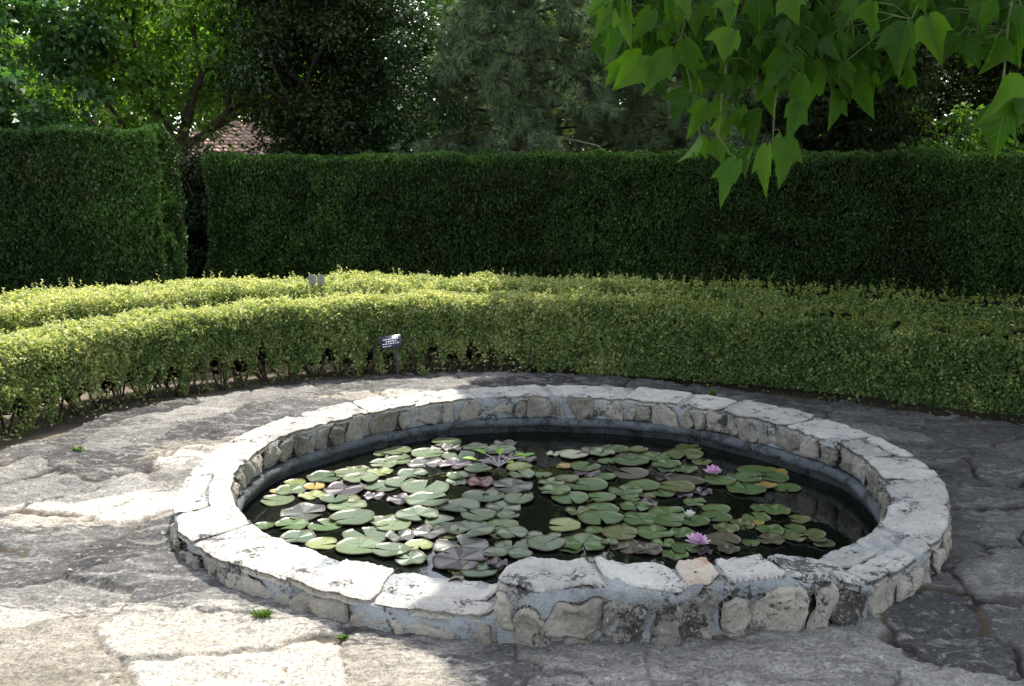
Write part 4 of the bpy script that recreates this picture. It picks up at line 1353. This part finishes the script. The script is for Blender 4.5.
# crown: loose layers of large leaves
n = 28000
c = np.stack([gr.uniform(.45, 9.2, n), gr.uniform(4.7, 12.4, n), 4.15 + 2.2 * gr.random(n) ** 1.2], 1)
hgt = c[:, 2] - 4.15
lim = .5 + .28 * hgt                                            # left edge follows the shadow's straight border
wob = .25 * fbm(c * .9, 2, 95)
ok = (c[:, 0] > lim + wob) & (((c[:, 0] - 4.9) / 4.6) ** 6 + ((c[:, 1] - 8.5) / 3.9) ** 6 + (hgt / 2.4) ** 4 < 1)
ok &= vnoise(c * 1.1, 96) > -.95
far = (c[:, 1] > 9.6 + .9 * np.maximum(c[:, 0] - 1.5, 0)) & (c[:, 0] < 4.5)                                  # the far side is thinner: dapples on the hedges
ok &= (~far) | (gr.random(n) < .6) & (vnoise(c * 1.5, 97) > -.2)
c = c[ok]
n = len(c)
nn = norm(UP + rdir(gr, n) * .55)
a = rdir(gr, n) * [1, 1, .3] - UP * .35
l = gr.uniform(.16, .26, n)
V, F = leaf_quads(c - so, a, nn, l * 1.15, l, .1)
link('crown', raw_mesh('crown', V, F, M['big'], gr.beta(2, 2, n), uv=np.tile([[.5, 0], [.9, .5], [.5, 1], [.1, .5]], (n, 1))), shade)

TWIGS += [[(1.95, 3.9, 2.5), (1.8, 3.9, 2.06), (1.72, 3.85, 1.93)], [(2.35, 4.3, 2.6), (2.28, 4.3, 2.15), (2.15, 4.3, 1.97)], [(.5, 4.6, 2.5), (.52, 4.55, 2.12), (.46, 4.5, 1.98)], [(1.3, 4.2, 2.5), (1.36, 4.2, 2.1), (1.4, 4.2, 1.86)]]
lv = np.array([[float(q) for q in s.split(',')] for s in LEAVES.split()])
tw_pts = np.concatenate([np.array(t) for t in TWIGS])
dense = []
for t in TWIGS:
    t = np.array(t)
    for i in range(len(t) - 1):
        for s in np.linspace(0, 1, 10):
            dense.append((t[i] * (1 - s) + t[i + 1] * s))
dense = np.array(dense)
which = np.concatenate([np.full(10 * (len(t) - 1), k) for k, t in enumerate(TWIGS)])
store = {k: ([], [], [], Geo()) for k in range(len(TWIGS))}
allv = [(r_[:3], r_[:3] + (r_[3:6] - r_[:3]) * 1.0, r_[6] * .98, True) for r_ in lv]
# more leaves of the same sprays, above and behind
for k in range(950):
    j = gr.integers(len(dense))
    b_ = dense[j] + gr.normal(0, .2, 3) * [1, 1.3, .5] + [0, .3, .03]
    lowest = 1.393 + (.095 if .65 < b_[0] < 1.7 else .125) * b_[1]
    if b_[2] < lowest or b_[0] < .085 * b_[1] + .25 * (b_[2] < 1.393 + .12 * b_[1]):
        continue
    L = gr.uniform(.075, .13)
    t_ = b_ + norm(np.array([gr.normal(0, .35), gr.normal(-.1, .4), -1])) * L
    allv.append((b_, t_, L * gr.uniform(.7, .95), False))
for b_, t_, w_, front_ in allv:
    j = np.argmin(np.linalg.norm(dense - b_ - [0, 0, .03], axis=1))
    k = which[j]
    nrm = norm(np.array([gr.normal(-.5, .85), -1, .45 + gr.normal(0, .4)]))
    big_leaf(store[k], b_, t_, w_ * .80, nrm, gr.uniform(.35, 1.2), gr.uniform(-.05, .3), np.clip(gr.beta(1.3, 1.3) + (.05 if front_ else -.3), 0, 1), gr)  # leaves behind painted darker, as shade within the spray
    tp = dense[j]
    midp = (tp + b_) / 2 + [0, 0, .02]
    store[k][3].tube([tp, midp, b_], [.0022, .0018, .0018], 5, cap=False)
for k, t in enumerate(TWIGS):
    t = np.array(t)
    root = t[0] + np.array([.5, .8, 1.0])
    hb = link('hanging_branch', None, shade)
    gq = store[k][3]
    pts = np.concatenate([[np.array([min(root[0] + .9, 3.5), root[1] + 1.2, 4.1]), root], t])
    gq.tube(pts, np.linspace(.011, .0022, len(pts)), 6, cap=False)
    gq.V = [v - so for v in gq.V]
    link('twig', gq.mesh('twig', M['twig'], True), hb)
    if store[k][0]:
        n = len(store[k][0])
        link('leaves', raw_mesh('leaves', np.concatenate(store[k][0]) - so, leaf_faces(n), M['big'], np.repeat(store[k][2], 44), True, uv=np.concatenate(store[k][1])), hb)

# ------------------------------------------------------------------ plant labels
sg = thing('plant_label', 'dark plant label with pale lettering on a grey stake before the hedge', 'sign', (-.815, 7.0, 0))
gq = Geo()
gq.box([0, .012, .09], [.010, .005, .15])
link('post', gq.mesh('post', plain('grey_stake', (.07, .075, .06), .7, .2, .3, 20)), sg)
plate = Geo()
nav = plain('navy_plate', (.025, .032, .055), .35, .5)
tl, rl = R(-28), R(-9)


def plate_pt(u, v, w):
    """u right, v up on the tilted face, w out of it"""
    x, z = u * math.cos(rl) + v * math.sin(-rl) * -1 * -1, -u * math.sin(rl) + v * math.cos(rl)
    x = u * math.cos(rl) + v * math.sin(rl)
    return [x - .045, z * math.sin(-tl) * 1 - w * math.cos(tl), .235 + z * math.cos(tl) + w * math.sin(-tl)]


def slab(gq, u0, u1, v0, v1, w0, w1):
    Vv = [plate_pt(u, v, w) for w in (w0, w1) for v in (v0, v1) for u in (u0, u1)]
    gq.add(Vv, [[0, 2, 3, 1], [4, 5, 7, 6], [0, 1, 5, 4], [2, 6, 7, 3], [0, 4, 6, 2], [1, 3, 7, 5]])


slab(plate, -.075, .075, -.047, .047, -.004, .004)
pl = link('plate', plate.mesh('plate', nav), sg)
gq = Geo()
gr = rng(4)
for v, us, ue in ((.018, -.055, .055), (.002, -.035, .045), (-.014, -.06, .06), (-.032, -.06, .0)):
    u = us
    while u < ue:
        w_ = gr.uniform(.006, .016)
        slab(gq, u, min(u + w_, ue), v - .0035, v + .0035, .0045, .0065)
        u += w_ + .004
link('lettering', gq.mesh('lettering', plain('pale_letters', (.6, .62, .66), .5)), pl)

s2 = thing('plant_label', 'pair of small pale grey plates on stakes standing in the back low hedge', 'sign', (-1.52, 7.75, 0))
for dx in (-.033, .033):
    gq = Geo()
    gq.box([dx, .01, .3], [.006, .005, .3])
    link('post', gq.mesh('post', bpy.data.materials['grey_stake']), s2)
    gq = Geo()
    n = 16
    a = np.linspace(0, 2 * np.pi, n, endpoint=False)
    sxv = np.sign(np.cos(a)) * np.abs(np.cos(a)) ** .5 * .029
    szv = np.sign(np.sin(a)) * np.abs(np.sin(a)) ** .5 * .04
    Vv = np.concatenate([np.stack([dx + sxv, 0 * a - .004, .6 + szv], 1), np.stack([dx + sxv, 0 * a + .004, .6 + szv], 1)])
    i = np.arange(n)
    gq.add(Vv, np.stack([i, (i + 1) % n, n + (i + 1) % n, n + i], 1))
    gq.add(Vv, np.array([i[::1], i[::-1] + n]))
    link('plate', gq.mesh('plate', bpy.data.materials.get('grey_plate') or plain('grey_plate', (.2, .195, .21), .5)), s2)

# ------------------------------------------------------------------ weeds and dry leaves on the paving
WEED = leaf_mat('weed_green', [(0, (.06, .12, .02)), (1, (.16, .24, .05))], .3)


def weed(label, x, y, r, n, seed, h=.04, grassy=False):
    gr = rng(seed)
    o = thing('weed', label, 'weed', (x, y, float(gz(np.array(x), y))), 'weeds growing in the paving joints')
    a = gr.uniform(0, 6.28, n)
    rr = r * np.sqrt(gr.random(n))
    c = np.stack([rr * np.cos(a), rr * np.sin(a) * .6, gr.uniform(.005, h, n)], 1)
    d = norm(np.stack([np.cos(a), np.sin(a), gr.uniform(.2, 1.5, n)], 1))
    l = gr.uniform(.014, .028, n) * (1.4 if grassy else 1)
    V, F = leaf_quads(c, d, norm(rdir(gr, n) + UP), l, l * (.15 if grassy else .5))
    link('leaves', raw_mesh('leaves', V, F, WEED, gr.random(n)), o)
    gq = Geo()
    for k in range(8):
        gq.tube([[0, 0, -.01], c[k] * [.6, .6, .5], c[k]], [.002, .0015, .001], 4, cap=False)
    link('stem', gq.mesh('stem', M['twig']), o)


weed('grassy weed tuft in the paving crack left of the raised wall', -.80, 3.02, .035, 110, 1, .018, True)
weed('small round leaved weed at the foot of the left hedge', -2.22, 4.95, .035, 60, 2, .03)
weed('tiny weed on the paving behind the right rim', 1.32, 6.42, .03, 60, 3, .04)
weed('tiny flat weed in the paving at the bottom left of the raised wall', -.52, 2.86, .018, 24, 4, .01)
weed('thin weed by the paving edge near the plant label', -.62, 6.95, .03, 40, 5, .035)

# grit, bark bits and dry leaf scraps lying about on the paving
gr = rng(15)
n = 2600
x, y = gr.uniform(-3.3, 3.4, n), gr.uniform(2.4, 7.2, n)
rr_ = np.hypot(x - PC[0], y - PC[1])
th_ = np.degrees(np.arctan2(y - PC[1], x - PC[0])) % 360
ok = (rr_ > ro(th_) + .02) & (rr_ < hr(th_, HF) + .1)
ok &= gr.random(n) < .12 + .9 * np.exp(-((rr_ - hr(th_, HF)) / .18) ** 2) + .5 * np.exp(-((rr_ - ro(th_)) / .1) ** 2)
x, y = x[ok], y[ok]
n = len(x)
c = np.stack([x, y, gz(x, y) + .016], 1)
l = gr.uniform(.006, .022, n)
V, F = leaf_quads(c, rdir(gr, n) * [1, 1, .15], norm(UP + rdir(gr, n) * .35), l, l * gr.uniform(.4, .9, n), .3)
lt = link('leaf_litter', raw_mesh('leaf_litter', V, F, leaf_mat('dry_scraps', [(0, (.06, .045, .03)), (.4, (.17, .12, .07)), (.7, (.3, .24, .15)), (1, (.4, .37, .3))], .1, (1, 1, 1), .8, .2), gr.random(n)))
lt["kind"] = "stuff"
lt["label"] = "dry leaf scraps and grit scattered on the stone paving"
lt["category"] = "litter"
